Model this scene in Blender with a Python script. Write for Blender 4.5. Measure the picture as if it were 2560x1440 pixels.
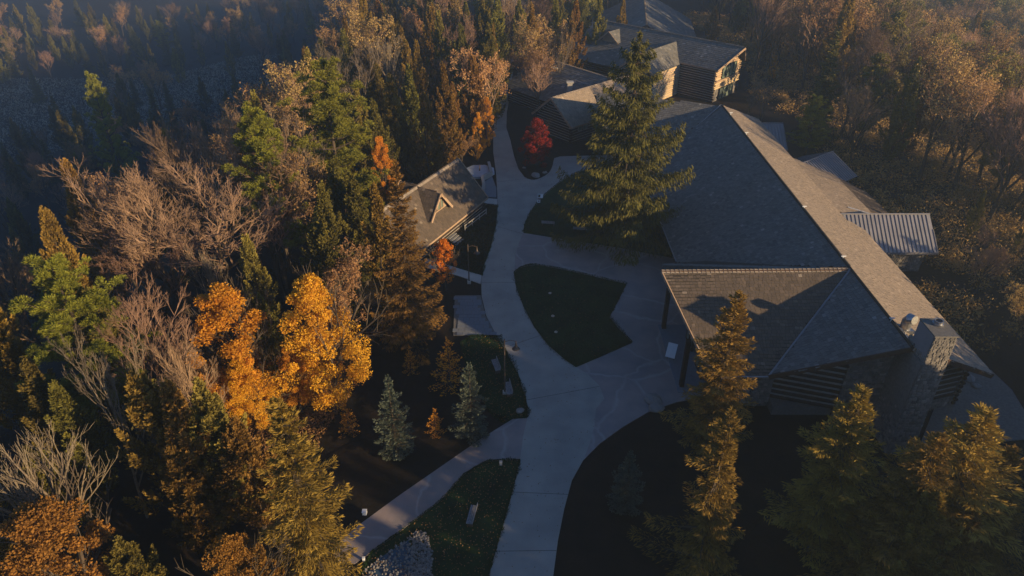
import bpy, math, random
import numpy as np
from mathutils import Vector, Matrix
R = math.radians
random.seed(7); rng = np.random.default_rng(7)
for o in list(bpy.data.objects): bpy.data.objects.remove(o)
sc = bpy.context.scene; COL = sc.collection

# ------------------------------------------------------------ camera, sky, sun, exposure
PITCH = R(33); FPX = 1750.0; CH = 45.0
cam = bpy.data.cameras.new('camera'); co = bpy.data.objects.new('camera', cam); COL.objects.link(co)
cam.sensor_width = 36; cam.lens = 36*FPX/2560; cam.clip_start = .5; cam.clip_end = 4000
co.location = (0, 0, CH); co.rotation_euler = (math.pi/2-PITCH, 0, 0); sc.camera = co
SUN_EL = R(12.5); SUN_AZ = R(-31)      # azimuth measured from +X towards +Y
SDIR = Vector((math.cos(SUN_AZ)*math.cos(SUN_EL), math.sin(SUN_AZ)*math.cos(SUN_EL), math.sin(SUN_EL)))
w = bpy.data.worlds.new('World'); sc.world = w; w.use_nodes = True
nt = w.node_tree; bg = nt.nodes['Background']; sky = nt.nodes.new('ShaderNodeTexSky')
sky.sky_type = 'NISHITA'; sky.sun_disc = False; sky.sun_elevation = SUN_EL
sky.sun_rotation = math.atan2(SDIR.x, SDIR.y); sky.ozone_density = 5.0; sky.air_density = 1.0; sky.dust_density = .6
tint = nt.nodes.new('ShaderNodeMix'); tint.data_type = 'RGBA'; tint.blend_type = 'MULTIPLY'; tint.inputs[0].default_value = 1
tint.inputs[7].default_value = (.90, .97, 1.06, 1); nt.links.new(sky.outputs[0], tint.inputs[6]); nt.links.new(tint.outputs[2], bg.inputs[0]); bg.inputs[1].default_value = .075
sl = bpy.data.lights.new('sun', 'SUN'); so = bpy.data.objects.new('sun', sl); COL.objects.link(so)
sl.energy = 5.0; sl.angle = R(.55); sl.color = (1.0, .72, .38)
so.rotation_euler = (-SDIR).to_track_quat('-Z', 'Y').to_euler()
sc.view_settings.view_transform = 'Standard'; sc.view_settings.look = 'None'
sc.view_settings.exposure = .72; sc.view_settings.gamma = 1; sc.view_settings.use_curve_mapping = False
sc.render.engine = 'CYCLES'
sc.cycles.max_bounces = 5; sc.cycles.diffuse_bounces = 2; sc.cycles.transmission_bounces = 2
sc.cycles.volume_bounces = 0; sc.cycles.transparent_max_bounces = 6

# ------------------------------------------------------------ terrain and unprojection
def sm(t): t = min(1, max(0, t)); return t*t*(3-2*t)
def T(x, y):
    z = -28*sm((-40+11*sm((y-80)/30)-x)/38)*sm((y-34)/45)
    z -= 10*sm((-100-x)/60)*sm((y-60)/60)
    z -= 16*sm((x-54)/78)*sm((y-45)/40)
    z -= 5*sm((y-165)/120)
    return z
def at(px, py, z=0.0):
    phi = PITCH+math.atan((py-720)/FPX); Y = (CH-z)/math.tan(phi)
    d = Y*math.cos(PITCH)+(CH-z)*math.sin(PITCH)
    return ((px-1280)/FPX*d, Y, z)
def tree_at(px, py, h):
    z = h
    for _ in range(12):
        x, y, _z = at(px, py, z); z = z*.5+.5*(T(x, y)+h)
    return x, y, T(x, y)

# ------------------------------------------------------------ materials
def mat(name, a, b=None, rough=.85, scale=6, attr=False, trans=0, rnd=0, bump=0, metal=0, spec=.25, detail=4, c=None, coords='Object', vor=0):
    m = bpy.data.materials.new(name); m.use_nodes = True; t = m.node_tree; N = t.nodes; L = t.links
    p = N['Principled BSDF']; p.inputs['Roughness'].default_value = rough; p.inputs['Metallic'].default_value = metal
    p.inputs['Specular IOR Level'].default_value = spec
    b = b or tuple(x*.7 for x in a)
    tc = N.new('ShaderNodeTexCoord'); nz = N.new('ShaderNodeTexNoise'); nz.inputs['Scale'].default_value = scale
    nz.inputs['Detail'].default_value = detail; L.new(tc.outputs[coords], nz.inputs['Vector'])
    rp = N.new('ShaderNodeValToRGB'); e = rp.color_ramp.elements
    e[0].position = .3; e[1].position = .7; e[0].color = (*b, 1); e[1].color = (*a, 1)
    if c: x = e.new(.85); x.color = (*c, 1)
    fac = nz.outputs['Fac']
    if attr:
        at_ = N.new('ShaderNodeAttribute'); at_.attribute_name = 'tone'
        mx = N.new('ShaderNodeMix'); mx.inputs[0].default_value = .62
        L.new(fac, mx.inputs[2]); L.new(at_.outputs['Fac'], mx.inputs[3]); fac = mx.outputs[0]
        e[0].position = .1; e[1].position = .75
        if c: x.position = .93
    L.new(fac, rp.inputs[0]); col = rp.outputs[0]
    if rnd:
        oi = N.new('ShaderNodeObjectInfo'); hs = N.new('ShaderNodeHueSaturation')
        mr = N.new('ShaderNodeMapRange'); mr.inputs[3].default_value = 1-rnd; mr.inputs[4].default_value = 1+rnd
        L.new(oi.outputs['Random'], mr.inputs[0]); L.new(mr.outputs[0], hs.inputs['Value'])
        m2 = N.new('ShaderNodeMapRange'); m2.inputs[3].default_value = .5-rnd*.06; m2.inputs[4].default_value = .5+rnd*.06
        ml = N.new('ShaderNodeMath'); ml.operation = 'FRACT'; m3 = N.new('ShaderNodeMath'); m3.operation = 'MULTIPLY'; m3.inputs[1].default_value = 7.3
        L.new(oi.outputs['Random'], m3.inputs[0]); L.new(m3.outputs[0], ml.inputs[0]); L.new(ml.outputs[0], m2.inputs[0]); L.new(m2.outputs[0], hs.inputs['Hue'])
        L.new(col, hs.inputs['Color']); col = hs.outputs[0]
    L.new(col, p.inputs['Base Color'])
    if bump:
        bp = N.new('ShaderNodeBump'); bp.inputs['Strength'].default_value = bump; bp.inputs['Distance'].default_value = .1
        n2 = N.new('ShaderNodeTexNoise'); n2.inputs['Scale'].default_value = scale*5; L.new(tc.outputs[coords], n2.inputs['Vector'])
        L.new(n2.outputs['Fac'], bp.inputs['Height']); L.new(bp.outputs[0], p.inputs['Normal'])
    if trans:
        tr = N.new('ShaderNodeBsdfTranslucent'); L.new(col, tr.inputs[0]); ms = N.new('ShaderNodeMixShader'); ms.inputs[0].default_value = trans
        L.new(p.outputs[0], ms.inputs[1]); L.new(tr.outputs[0], ms.inputs[2]); L.new(ms.outputs[0], N['Material Output'].inputs[0])
    return m
def veined(name, a, b, vein, scale, width=.02, amt=.6):
    m = mat(name, a, b, rough=.7, scale=.35, bump=.15, coords='Object', detail=8)
    t = m.node_tree; N = t.nodes; L = t.links; p = N['Principled BSDF']
    src = p.inputs['Base Color'].links[0].from_socket
    tc = N.new('ShaderNodeTexCoord'); nz = N.new('ShaderNodeTexNoise'); nz.inputs['Scale'].default_value = .22; nz.inputs['Detail'].default_value = 6
    L.new(tc.outputs['Object'], nz.inputs['Vector'])
    va = N.new('ShaderNodeVectorMath'); va.operation = 'SCALE'; va.inputs['Scale'].default_value = 3.2
    vb = N.new('ShaderNodeVectorMath'); vb.operation = 'ADD'
    L.new(nz.outputs['Color'], va.inputs[0]); L.new(va.outputs[0], vb.inputs[0]); L.new(tc.outputs['Object'], vb.inputs[1])
    vo = N.new('ShaderNodeTexVoronoi'); vo.feature = 'DISTANCE_TO_EDGE'; vo.inputs['Scale'].default_value = scale
    L.new(vb.outputs[0], vo.inputs['Vector'])
    mr = N.new('ShaderNodeMapRange'); mr.inputs[1].default_value = 0; mr.inputs[2].default_value = width; mr.inputs[3].default_value = amt; mr.inputs[4].default_value = 0
    L.new(vo.outputs['Distance'], mr.inputs[0])
    n3 = N.new('ShaderNodeTexNoise'); n3.inputs['Scale'].default_value = .5; L.new(tc.outputs['Object'], n3.inputs['Vector'])
    mu = N.new('ShaderNodeMath'); mu.operation = 'MULTIPLY'; L.new(mr.outputs[0], mu.inputs[0]); L.new(n3.outputs['Fac'], mu.inputs[1])
    mx = N.new('ShaderNodeMix'); mx.data_type = 'RGBA'; L.new(mu.outputs[0], mx.inputs[0]); L.new(src, mx.inputs[6]); mx.inputs[7].default_value = (*vein, 1)
    L.new(mx.outputs[2], p.inputs['Base Color'])
    return m
M = dict(
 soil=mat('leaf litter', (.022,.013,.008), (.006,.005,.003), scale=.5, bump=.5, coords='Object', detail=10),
 lawn=mat('lawn', (.020,.050,.011), (.007,.018,.005), c=(.040,.050,.016), scale=.45, bump=.4, detail=10),
 grass=mat('grass blades', (.028,.070,.014), (.008,.022,.005), attr=True, trans=.2),
 path=mat('path concrete', (.40,.375,.335), (.29,.275,.25), scale=.35, bump=.12, rough=.75, detail=10),
 plaza=veined('patterned paving', (.37,.295,.27), (.23,.212,.21), (.46,.43,.41), .16, .035, .8),
 pale=mat('pale concrete', (.52,.50,.46), (.42,.41,.38), scale=.8, bump=.1),
 slate=mat('slate paving', (.24,.26,.29), (.13,.145,.17), attr=True, scale=3, bump=.2),
 shingle=mat('weathered shingles', (.21,.20,.185), (.09,.09,.09), attr=True, scale=.25, c=(.42,.39,.36), rough=.8, detail=8),
 shingleb=mat('shaded brown cedar shingles', (.15,.115,.09), (.07,.057,.047), attr=True, scale=.3, c=(.40,.34,.28), rough=.8, detail=8),  # brown toned darker, with the roof's shade put into the colour
 shinglet=mat('tan cedar shingles', (.36,.28,.21), (.22,.18,.145), attr=True, scale=.25, c=(.52,.44,.37), rough=.8, detail=8),  # lightened shingle copy, sun brightness put into the colour
 deck=mat('roof boards', (.05,.042,.035), scale=2),
 cap=mat('ridge cap shingles', (.30,.25,.21), (.17,.145,.125), attr=True),
 metal=mat('grey roof metal', (.30,.29,.31), (.24,.235,.25), rough=.45, scale=.8, metal=.25, spec=.5),
 galv=mat('galvanised steel', (.45,.46,.48), (.3,.3,.32), rough=.35, metal=.8),
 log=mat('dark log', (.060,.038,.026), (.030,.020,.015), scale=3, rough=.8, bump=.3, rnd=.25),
 loglit=mat('sunlit log', (.62,.46,.28), (.45,.31,.18), scale=3, rough=.8, bump=.3, rnd=.15),  # lit copy of the log colour for walls facing the sun
 chink=mat('chinking', (.40,.38,.36), (.32,.30,.28), scale=3),
 stone=mat('fieldstone', (.30,.27,.24), (.09,.085,.085), attr=True, scale=2.0, c=(.46,.41,.35), bump=.5),
 mortar=mat('mortar', (.20,.19,.175), (.14,.13,.12), scale=5, bump=.3),
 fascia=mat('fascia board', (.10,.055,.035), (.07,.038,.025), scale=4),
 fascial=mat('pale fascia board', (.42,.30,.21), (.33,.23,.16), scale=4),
 glass=mat('window glass', (.17,.21,.175), (.12,.155,.13), rough=.3, spec=.6),
 frame=mat('window frame', (.07,.09,.075), scale=4),
 bark=mat('brown bark', (.10,.075,.055), (.05,.038,.028), scale=5, bump=.6, rnd=.15),
 twig=mat('bare twigs', (.33,.21,.14), (.19,.12,.08), scale=2, rnd=.22),
 palebark=mat('pale bark', (.27,.21,.15), (.14,.11,.08), scale=6, bump=.4, rnd=.12),
 spruce=mat('spruce needles', (.15,.135,.028), (.020,.030,.010), attr=True, trans=.25, scale=.6),
 cedar=mat('bronzed cedar foliage', (.40,.245,.05), (.065,.045,.015), attr=True, trans=.28, rnd=.3, scale=.5),
 cedarg=mat('olive cedar foliage', (.27,.225,.045), (.045,.046,.014), attr=True, trans=.28, rnd=.3, scale=.5),
 pine=mat('pine needles', (.33,.32,.04), (.055,.075,.015), attr=True, trans=.3, rnd=.15, scale=.8),
 blue=mat('blue spruce needles', (.13,.155,.115), (.03,.048,.042), attr=True, trans=.2, scale=.8),
 yellow=mat('yellow maple leaves', (.88,.51,.04), (.50,.21,.02), attr=True, trans=.4, scale=.35, c=(.92,.64,.08)),
 flame=mat('flame orange leaves', (.86,.35,.03), (.46,.13,.012), attr=True, trans=.4, rnd=.1, scale=.4, c=(.85,.38,.06)),
 amber=mat('amber leaves', (.42,.21,.04), (.13,.065,.015), attr=True, trans=.35, rnd=.1, scale=.5, c=(.5,.22,.04)),
 orange=mat('orange maple leaves', (.84,.43,.04), (.48,.18,.018), attr=True, trans=.4, rnd=.12, scale=.4, c=(.80,.32,.06)),
 red=mat('red leaves', (.34,.035,.016), (.10,.010,.008), attr=True, trans=.35, rnd=.1, scale=.5, c=(.6,.08,.03)),
 tan=mat('tan leaves', (.50,.32,.13), (.24,.135,.055), attr=True, trans=.3, rnd=.3, scale=.5),
 olive=mat('thinning olive leaves', (.34,.29,.07), (.15,.13,.04), attr=True, trans=.3, rnd=.3, scale=.5),
 litter=mat('fallen leaves', (.30,.17,.07), (.11,.05,.02), attr=True),
 shrub=mat('undergrowth', (.070,.060,.024), (.022,.022,.010), attr=True, trans=.2, rnd=.3),
 iron=mat('dark painted steel', (.11,.08,.06), rough=.5, spec=.4),
 white=mat('white board', (.80,.82,.84), (.74,.77,.8), rough=.5),
 wood=mat('grey bench wood', (.34,.34,.345), (.22,.22,.225), scale=6),
 rock=mat('pale rock', (.30,.285,.27), (.17,.16,.155), scale=1.5, bump=.6, attr=True),
 water=mat('pond water', (.05,.09,.13), (.04,.07,.10), rough=.08, spec=.6),
 ice=mat('pale pond lining', (.50,.56,.62), (.40,.46,.54), rough=.3, scale=1.2),
 fern=mat('field grass', (.34,.33,.27), (.20,.21,.17), scale=.08, bump=.4, detail=10),
)

# ------------------------------------------------------------ mesh helpers
class MB:
    def __init__(s): s.v = []; s.f = []; s.t = []
    def add(s, vs, fs, tone=.5):
        n = len(s.v); s.v += [tuple(v) for v in vs]; s.f += [tuple(i+n for i in f) for f in fs]; s.t += [tone]*len(fs)
    def box(s, c, hx, hy, hz, tone=.5):     # c centre; hx,hy,hz half-axis vectors
        c = Vector(c); hx = Vector(hx); hy = Vector(hy); hz = Vector(hz)
        vs = [c+hx*i+hy*j+hz*k for k in (-1, 1) for j in (-1, 1) for i in (-1, 1)]
        s.add(vs, [(0,2,3,1),(4,5,7,6),(0,1,5,4),(2,6,7,3),(0,4,6,2),(1,3,7,5)], tone)
    def abox(s, x0, x1, y0, y1, z0, z1, tone=.5):
        s.box(((x0+x1)/2,(y0+y1)/2,(z0+z1)/2), ((x1-x0)/2,0,0), (0,(y1-y0)/2,0), (0,0,(z1-z0)/2), tone)
    def tube(s, pts, rad, n=6, cap=True, tone=.5):
        pts = [Vector(p) for p in pts]; vs = []; up = Vector((0,0,1))
        for i, p in enumerate(pts):
            d = (pts[min(i+1, len(pts)-1)]-pts[max(i-1, 0)]).normalized()
            a = d.cross(Vector((.31,.95,.05)) if abs(d.y) < .9 else Vector((1,0,0))).normalized(); b = d.cross(a)
            for k in range(n):
                th = 2*math.pi*k/n; vs.append(p+(a*math.cos(th)+b*math.sin(th))*rad[i])
        fs = [(i*n+k, i*n+(k+1)%n, (i+1)*n+(k+1)%n, (i+1)*n+k) for i in range(len(pts)-1) for k in range(n)]
        if cap: fs += [tuple(range(n))[::-1], tuple(range(len(vs)-n, len(vs)))]
        s.add(vs, fs, tone)
    def prism(s, poly, off, tone=.5):       # extrude a planar 3D polygon by offset vector (top = poly)
        n = len(poly); off = Vector(off); a = [Vector(p) for p in poly]
        s.add(a+[p+off for p in a], [tuple(range(n)), tuple(range(2*n-1, n-1, -1))]+[((i+1)%n, i, n+i, n+(i+1)%n) for i in range(n)], tone)
    def mesh(s, name, mt):
        me = bpy.data.meshes.new(name); me.from_pydata(s.v, [], s.f)
        a = me.attributes.new('tone', 'FLOAT', 'FACE'); a.data.foreach_set('value', np.array(s.t, dtype=np.float32))
        me.materials.append(mt); me.update(); return me
    def build(s, name, mt, parent=None):
        return link(name, s.mesh(name, mt), parent)
def link(name, me, parent=None):
    o = bpy.data.objects.new(name, me); COL.objects.link(o)
    if parent is not None:
        o.parent = parent; o.matrix_parent_inverse = base_matrix(parent).inverted()
    return o
def base_matrix(o):
    m = Matrix.Translation(o.location) @ o.rotation_euler.to_matrix().to_4x4() @ Matrix.Diagonal((*o.scale, 1))
    if o.parent: m = base_matrix(o.parent) @ o.matrix_parent_inverse @ m
    return m
def tag(o, label=None, cat=None, group=None, kind=None):
    if label: o['label'] = label
    if cat: o['category'] = cat
    if group: o['group'] = group
    if kind: o['kind'] = kind
    return o
def thing(name, loc, label, cat, group=None, rz=0, s=1):
    o = bpy.data.objects.new(name, None); COL.objects.link(o); o.location = loc; o.rotation_euler = (0, 0, rz)
    o.scale = (s, s, s) if not isinstance(s, tuple) else s; o.empty_display_size = .5
    return tag(o, label, cat, group)
def npmesh(name, V, F, tone, mt):   # V (n,3), F (m,k)
    me = bpy.data.meshes.new(name); k = F.shape[1]
    me.vertices.add(len(V)); me.vertices.foreach_set('co', V.astype(np.float32).ravel())
    me.loops.add(F.size); me.loops.foreach_set('vertex_index', F.astype(np.int32).ravel())
    me.polygons.add(len(F)); me.polygons.foreach_set('loop_start', np.arange(0, F.size, k, dtype=np.int32))
    a = me.attributes.new('tone', 'FLOAT', 'FACE'); a.data.foreach_set('value', tone.astype(np.float32))
    me.materials.append(mt); me.update(calc_edges=True); me.validate(); return me
def unit(v): return v/(np.linalg.norm(v, axis=-1, keepdims=True)+1e-9)
def leaves(C, A, B, l, wd):   # diamond/rect quads: centre C, long axis A, side axis B
    A = unit(A); B = unit(B-(A*B).sum(1, keepdims=True)*A)
    l = np.broadcast_to(l, len(C))[:, None]; wd = np.broadcast_to(wd, len(C))[:, None]
    V = np.stack([C-A*l*.5, C+B*wd*.5+A*l*.08, C+A*l*.5, C-B*wd*.5+A*l*.08], 1).reshape(-1, 3)
    return V, np.arange(len(V)).reshape(-1, 4)
def rv(n): return unit(rng.normal(size=(n, 3)))

# ------------------------------------------------------------ ground, field, paving
def ground():
    xs = np.concatenate([np.arange(-700, -160, 36), np.arange(-160, 200, 4), np.arange(200, 720, 36)])
    ys = np.concatenate([np.arange(-600, -60, 36), np.arange(-60, 330, 4), np.arange(330, 760, 36)])
    V = []; flat = lambda x, y: -46 < x < 58 and 10 < y < 160
    for y in ys:
        for x in xs: V.append((x, y, T(x, y)-.02+(0 if -34 < x < 55 and 15 < y < 150 else .25*math.sin(x*.31)*math.cos(y*.23))))
    nx = len(xs); F = [(j*nx+i, j*nx+i+1, (j+1)*nx+i+1, (j+1)*nx+i) for j in range(len(ys)-1) for i in range(nx-1)]
    V = np.array(V); me = npmesh('ground', V, np.array(F), np.full(len(F), .5), M['soil'])
    for p in me.polygons: p.use_smooth = True
    tag(link('ground', me), 'dark leaf-littered forest floor', kind='structure')
ground()
def slab(name, px, z, mt, thick=.1, label=None, **k):
    m = MB(); poly = [at(x, y, z) for x, y in px]
    ar = sum(poly[i][0]*poly[(i+1) % len(poly)][1]-poly[(i+1) % len(poly)][0]*poly[i][1] for i in range(len(poly)))
    if ar < 0: poly.reverse()
    m.prism(poly, (0, 0, -thick)); o = m.build(name, mt); tag(o, label, kind='structure'); return o
def smooth(pts, n=2):
    for _ in range(n):
        q = []
        for i, p in enumerate(pts):
            r = pts[(i+1) % len(pts)]
            q += [(p[0]*.75+r[0]*.25, p[1]*.75+r[1]*.25), (p[0]*.25+r[0]*.75, p[1]*.25+r[1]*.75)]
        pts = q
    return pts
LEFT = [(1262,150),(1256,200),(1247,250),(1238,290),(1233,330),(1233,380),(1240,430),(1243,480),(1244,520),(1240,565),(1226,620),(1209,665),(1203,700),(1204,740),(1216,790),(1240,835),(1266,880),(1290,925),(1308,975),(1318,1020),(1318,1045)]
DIAG = [(1282,1047),(1200,1098),(1130,1147),(1000,1237),(900,1310),(840,1362),(833,1392),(852,1420),(875,1417),(930,1378),(1000,1328),(1100,1252),(1160,1185),(1185,1166),(1215,1153),(1250,1150),(1300,1150)]
LOWL = [(1288,1200),(1270,1270),(1250,1340),(1222,1440),(1195,1540),(1160,1700)]
LOWR = [(1372,1700),(1378,1540),(1383,1440),(1395,1350),(1411,1270),(1430,1200),(1458,1150),(1500,1108),(1560,1065),(1620,1030),(1690,1005)]
BLDG = [(1790,985),(1850,940),(1850,720),(1790,660)]
UPED = [(1690,646),(1610,632),(1540,618),(1420,600),(1308,582)]
LAWN2 = [(1313,560),(1325,533),(1345,505),(1370,480),(1400,455),(1440,432),(1480,420),(1560,425),(1560,388),(1470,389),(1400,391),(1384,396)]
ISLE = [(1382,412),(1375,428),(1360,440),(1335,450),(1312,443),(1296,422),(1285,390),(1276,350),(1266,320),(1267,280),(1275,240),(1280,200),(1284,150)]
slab('plaza', LEFT+DIAG+LOWL+LOWR+BLDG+UPED+LAWN2+ISLE, .06, M['plaza'], .12, 'patterned pinkish grey plaza paving with pale veins')
GREY = LEFT+[(1308,1090),(1300,1150)]+LOWL+LOWR[:7]+[(1474,1110),(1486,1066),(1490,1022),(1511,997),(1499,965),(1470,935),(1440,917),(1410,896),(1370,861),(1335,816),(1310,768),(1292,722),(1286,683),(1288,640),(1298,605),(1308,582)]+LAWN2+ISLE
slab('path', GREY, .064, M['path'], .05, 'smooth blue grey concrete path winding up the middle')
ISL = [(1285,683),(1300,670),(1318,664),(1340,662),(1400,672),(1480,690),(1566,710),(1545,752),(1523,793),(1550,825),(1580,856),(1510,887),(1440,917),(1410,896),(1370,861),(1335,816),(1310,768),(1292,722)]
slab('lawn', ISL, .12, M['lawn'], .1, 'dark green lawn island enclosed by the path and plaza')
LWN2 = [(1309,580),(1313,560),(1325,533),(1345,505),(1370,480),(1400,455),(1440,432),(1480,422),(1560,428),(1650,470),(1690,560),(1720,640),(1690,644),(1610,630),(1540,616),(1420,598)]
slab('lawn', LWN2, .11, M['lawn'], .15, 'dark lawn between the upper plaza and the tall spruce')
LWN3 = [(1243,515),(1240,565),(1226,620),(1209,665),(1206,690),(1060,640),(1120,560),(1200,510)]
slab('lawn', LWN3, .04, M['lawn'], .1, 'rough planted bank beside the cottage')
LWN4 = [(1318,1045),(1318,1020),(1308,975),(1290,925),(1266,880),(1250,842),(1180,840),(1150,860),(1180,960),(1230,1040),(1260,1060),(1282,1047)]
slab('lawn', LWN4, .04, M['lawn'], .1, 'grass verge with benches and the nearer lamp post')
LWN5 = [(1300,1152),(1250,1152),(1215,1155),(1160,1187),(1100,1254),(1000,1330),(930,1380),(900,1440),(870,1560),(1190,1560),(1222,1440),(1250,1340),(1270,1270),(1288,1200)]
slab('lawn', LWN5, .04, M['lawn'], .1, 'black green lawn wedge between the diagonal walk and main path')
slab('lawn', [(1430,1202),(1411,1272),(1396,1352),(1385,1442),(1380,1540),(1700,1540),(1900,1300),(1900,1010),(1690,1008),(1622,1033),(1562,1068),(1502,1111),(1460,1153)], .04, M['soil'], .1, 'dark mulched ground right of the main path under the spruces')  # soil colour stands in for deep shade on this grass
slab('lawn', [(1200,1100),(1130,1150),(1000,1240),(900,1313),(838,1365),(700,1330),(800,1150),(980,1050),(1150,1000),(1280,1049)], .04, M['soil'], .1, 'dark shaded ground left of the diagonal walk')  # grass painted with the dark soil colour as shade
slab('path', [(1062,645),(1100,656),(1150,672),(1204,688),(1201,709),(1150,690),(1100,676),(1064,668)], .07, M['pale'], .1, 'pale concrete side path below the cottage')
slab('path', [(1199,494),(1243,497),(1243,514),(1200,509)], .07, M['pale'], .1, 'short pale concrete link path by the cottage corner')
slab('terrace', [(2330,900),(2478,925),(2530,975),(2570,1040),(2600,1095),(2480,1105),(2380,1125),(2300,1110),(2340,1010)], .06, M['mortar'], .1, 'stone flagged terrace at the right end of the long roof')
for (a, b_) in (((1243,566),(1309,585)),((1204,706),(1288,706)),((1258,870),(1352,838)),((1316,1000),(1498,966)),((1280,1230),(1421,1236)),((1238,1378),(1391,1376)),((1236,310),(1266,312)),((1242,455),(1318,446))):
    p0, p1 = Vector(at(*a, .0645)), Vector(at(*b_, .0645)); d_ = (p1-p0); n_ = Vector((-d_.y, d_.x, 0)).normalized()*.018
    m = MB(); m.prism([p0-n_+Vector((0,0,.002)), p1-n_+Vector((0,0,.002)), p1+n_+Vector((0,0,.002)), p0+n_+Vector((0,0,.002))], (0,0,-.002)); tag(m.build('path_joint', M['deck']), kind='structure')
# bed around the red tree
m = MB(); poly = [at(x, y, .14) for x, y in smooth([(1384,398),(1382,412),(1375,428),(1360,440),(1335,450),(1312,443),(1298,422),(1288,392),(1279,350),(1270,318),(1285,250),(1350,300),(1400,360)], 1)]; poly.reverse()
m.prism(poly, (0, 0, -.2)); tag(m.build('planting_bed', M['soil']), 'dark mulched bed under the red tree', kind='structure')
# slate square
sq = [(1137,738),(1202,738),(1214,790),(1241,835),(1244,838),(1133,838)]
slab('patio', sq, .05, M['mortar'], .1, 'mortar bed of the slate patio')
def inside(p, poly):
    x, y = p[:2]; c = False; n = len(poly)
    for i in range(n):
        a = poly[i]; b = poly[i-1]
        if (a[1] > y) != (b[1] > y) and x < (b[0]-a[0])*(y-a[1])/(b[1]-a[1])+a[0]: c = not c
    return c
sqw = [at(x, y, .05) for x, y in sq]; patio = thing('slate_patio', at(1190, 790, 0), 'square patio of blue grey slate flags left of the curving path', 'patio')
mm = MB(); mm.abox(-.5,.5,-.5,.5,-.5,.5); slateme = mm.mesh('flagstone', M['slate'])
xs = [p[0] for p in sqw]; ys = [p[1] for p in sqw]; nfl = 0
y = min(ys)
while y < max(ys):
    x = min(xs)-random.random()*.5; hh = random.uniform(.55, .75)
    while x < max(xs):
        ww = random.uniform(.6, 1.0)
        if inside((x+ww/2+.2, y+hh/2), sqw) and inside((x+ww/2-.2, y+hh/2), sqw) and nfl < 90:
            o = link('flagstone', slateme, patio); o.location = (x+ww/2, y+hh/2, .06+random.uniform(0, .015)); o.scale = (ww-.04, hh-.04, .05); nfl += 1
            o.rotation_euler = (0, 0, random.uniform(-.01, .01))
        x += ww
    y += hh

# ------------------------------------------------------------ roofs, walls
def frame3(poly):
    P = [Vector(p) for p in poly]; n = Vector()
    for i in range(len(P)): n += (P[i]-P[0]).cross(P[(i+1) % len(P)]-P[0])
    n.normalize()
    if n.z < 0: n = -n; P.reverse()
    u = Vector((0,0,1)).cross(n).normalized(); v = n.cross(u); return P, n, u, v
def slope(poly, parent, sh='shingle', row=.32, wid=.36, label=None, fmat='fascia', thick=.22):
    P, n, u, v = frame3(poly); m = MB(); m.prism(P, -n*thick)
    roof = m.build('roof', M['deck'], parent)
    if label: roof['label'] = label
    o = P[0]; q = [((p-o).dot(u), (p-o).dot(v)) for p in P]
    x0, x1 = min(a[0] for a in q), max(a[0] for a in q); y0, y1 = min(a[1] for a in q), max(a[1] for a in q)
    if sh == 'metal':
        mm = MB(); mm.prism([p+n*.03 for p in P], -n*.025); roof.data = mm.mesh('roof', M['metal']) ; mm2 = MB(); mm2.prism(P, -n*thick); mm2.build('soffit', M['fascia'], parent)
        sb = MB(); sb.abox(-.5,.5,-.5,.5,-.5,.5); sm_ = sb.mesh('seam', M['metal'])
        x = x0+.2
        while x < x1-.05:
            hits = []
            for i in range(len(q)):
                a, b = q[i], q[i-1]
                if (a[0] > x) != (b[0] > x): hits.append(a[1]+(b[1]-a[1])*(x-a[0])/(b[0]-a[0]))
            if len(hits) >= 2:
                h0, h1 = min(hits), max(hits)
                if h1-h0 > .3:
                    s = link('seam', sm_, roof); c = o+u*x+v*((h0+h1)/2)+n*.07
                    R3 = Matrix((u, v, n)).transposed().to_4x4(); s.matrix_basis = Matrix.Translation(c) @ R3 @ Matrix.Diagonal((.06, h1-h0, .09, 1))
            x += row
        return roof
    sgl = MB(); y = y0; fac = math.tan(R(7)); r = 0
    while y < y1:
        x = x0-random.random()*wid; r += 1
        rt = random.uniform(-.06, .06)
        while x < x1:
            ww = wid*random.uniform(.55, 1.35)
            c = (x+ww/2, y+row/2)
            if inside(c, q):
                g = .012; l = o+u*(x+g)+v*y; rr = o+u*(x+ww-g)+v*y; up = v*(row*1.12)
                ht = random.uniform(.035, .065); j = random.uniform(-.03, .03)
                t = min(1, max(0, random.gauss(.42, .17)+rt)); 
                if random.random() < .025: t = random.uniform(.85, 1)
                a, b = l+n*ht+v*j, rr+n*ht+v*j
                sgl.add([a, b, rr+up+n*.012, l+up+n*.012, l+v*j, rr+v*j], [(0,1,2,3),(4,5,1,0)], t)
            x += ww
        y += row
    s = sgl.build('shingles', M[sh], roof); s['kind'] = 'stuff'
    return roof
def board(parent, p0, p1, mt='fascia', hh=.16, th=.05, name='fascia', up=(0,0,1)):
    p0, p1 = Vector(p0), Vector(p1); d = (p1-p0); a = d.normalized(); s = a.cross(Vector(up)).normalized(); t = s.cross(a)
    m = MB(); m.box((p0+p1)/2, d/2, s*th, t*hh); return m.build(name, M[mt], parent)
def ridge(parent, p0, p1, mt='cap', step=.3, half=.26, pitch=.5, joined=True):
    p0, p1 = Vector(p0), Vector(p1); d = p1-p0; L_ = d.length; a = d/L_; s = a.cross(Vector((0,0,1))).normalized(); m = MB()
    for i in range(int(L_/step)):
        c = p0+a*(i*step); e = c+a*(step*1.15); h0, h1 = .13, .07
        for sg in (1, -1):
            lo = s*sg*half-Vector((0,0,half*pitch))
            m.add([c+Vector((0,0,h0)), c+lo+Vector((0,0,h0)), e+lo+Vector((0,0,h1)), e+Vector((0,0,h1)), c+Vector((0,0,0)), c+lo], [(0,1,2,3),(4,5,1,0)], random.uniform(.1, .95))
    o = m.build('ridge_cap', M[mt], parent); o['kind'] = 'stuff'; return o
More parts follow.
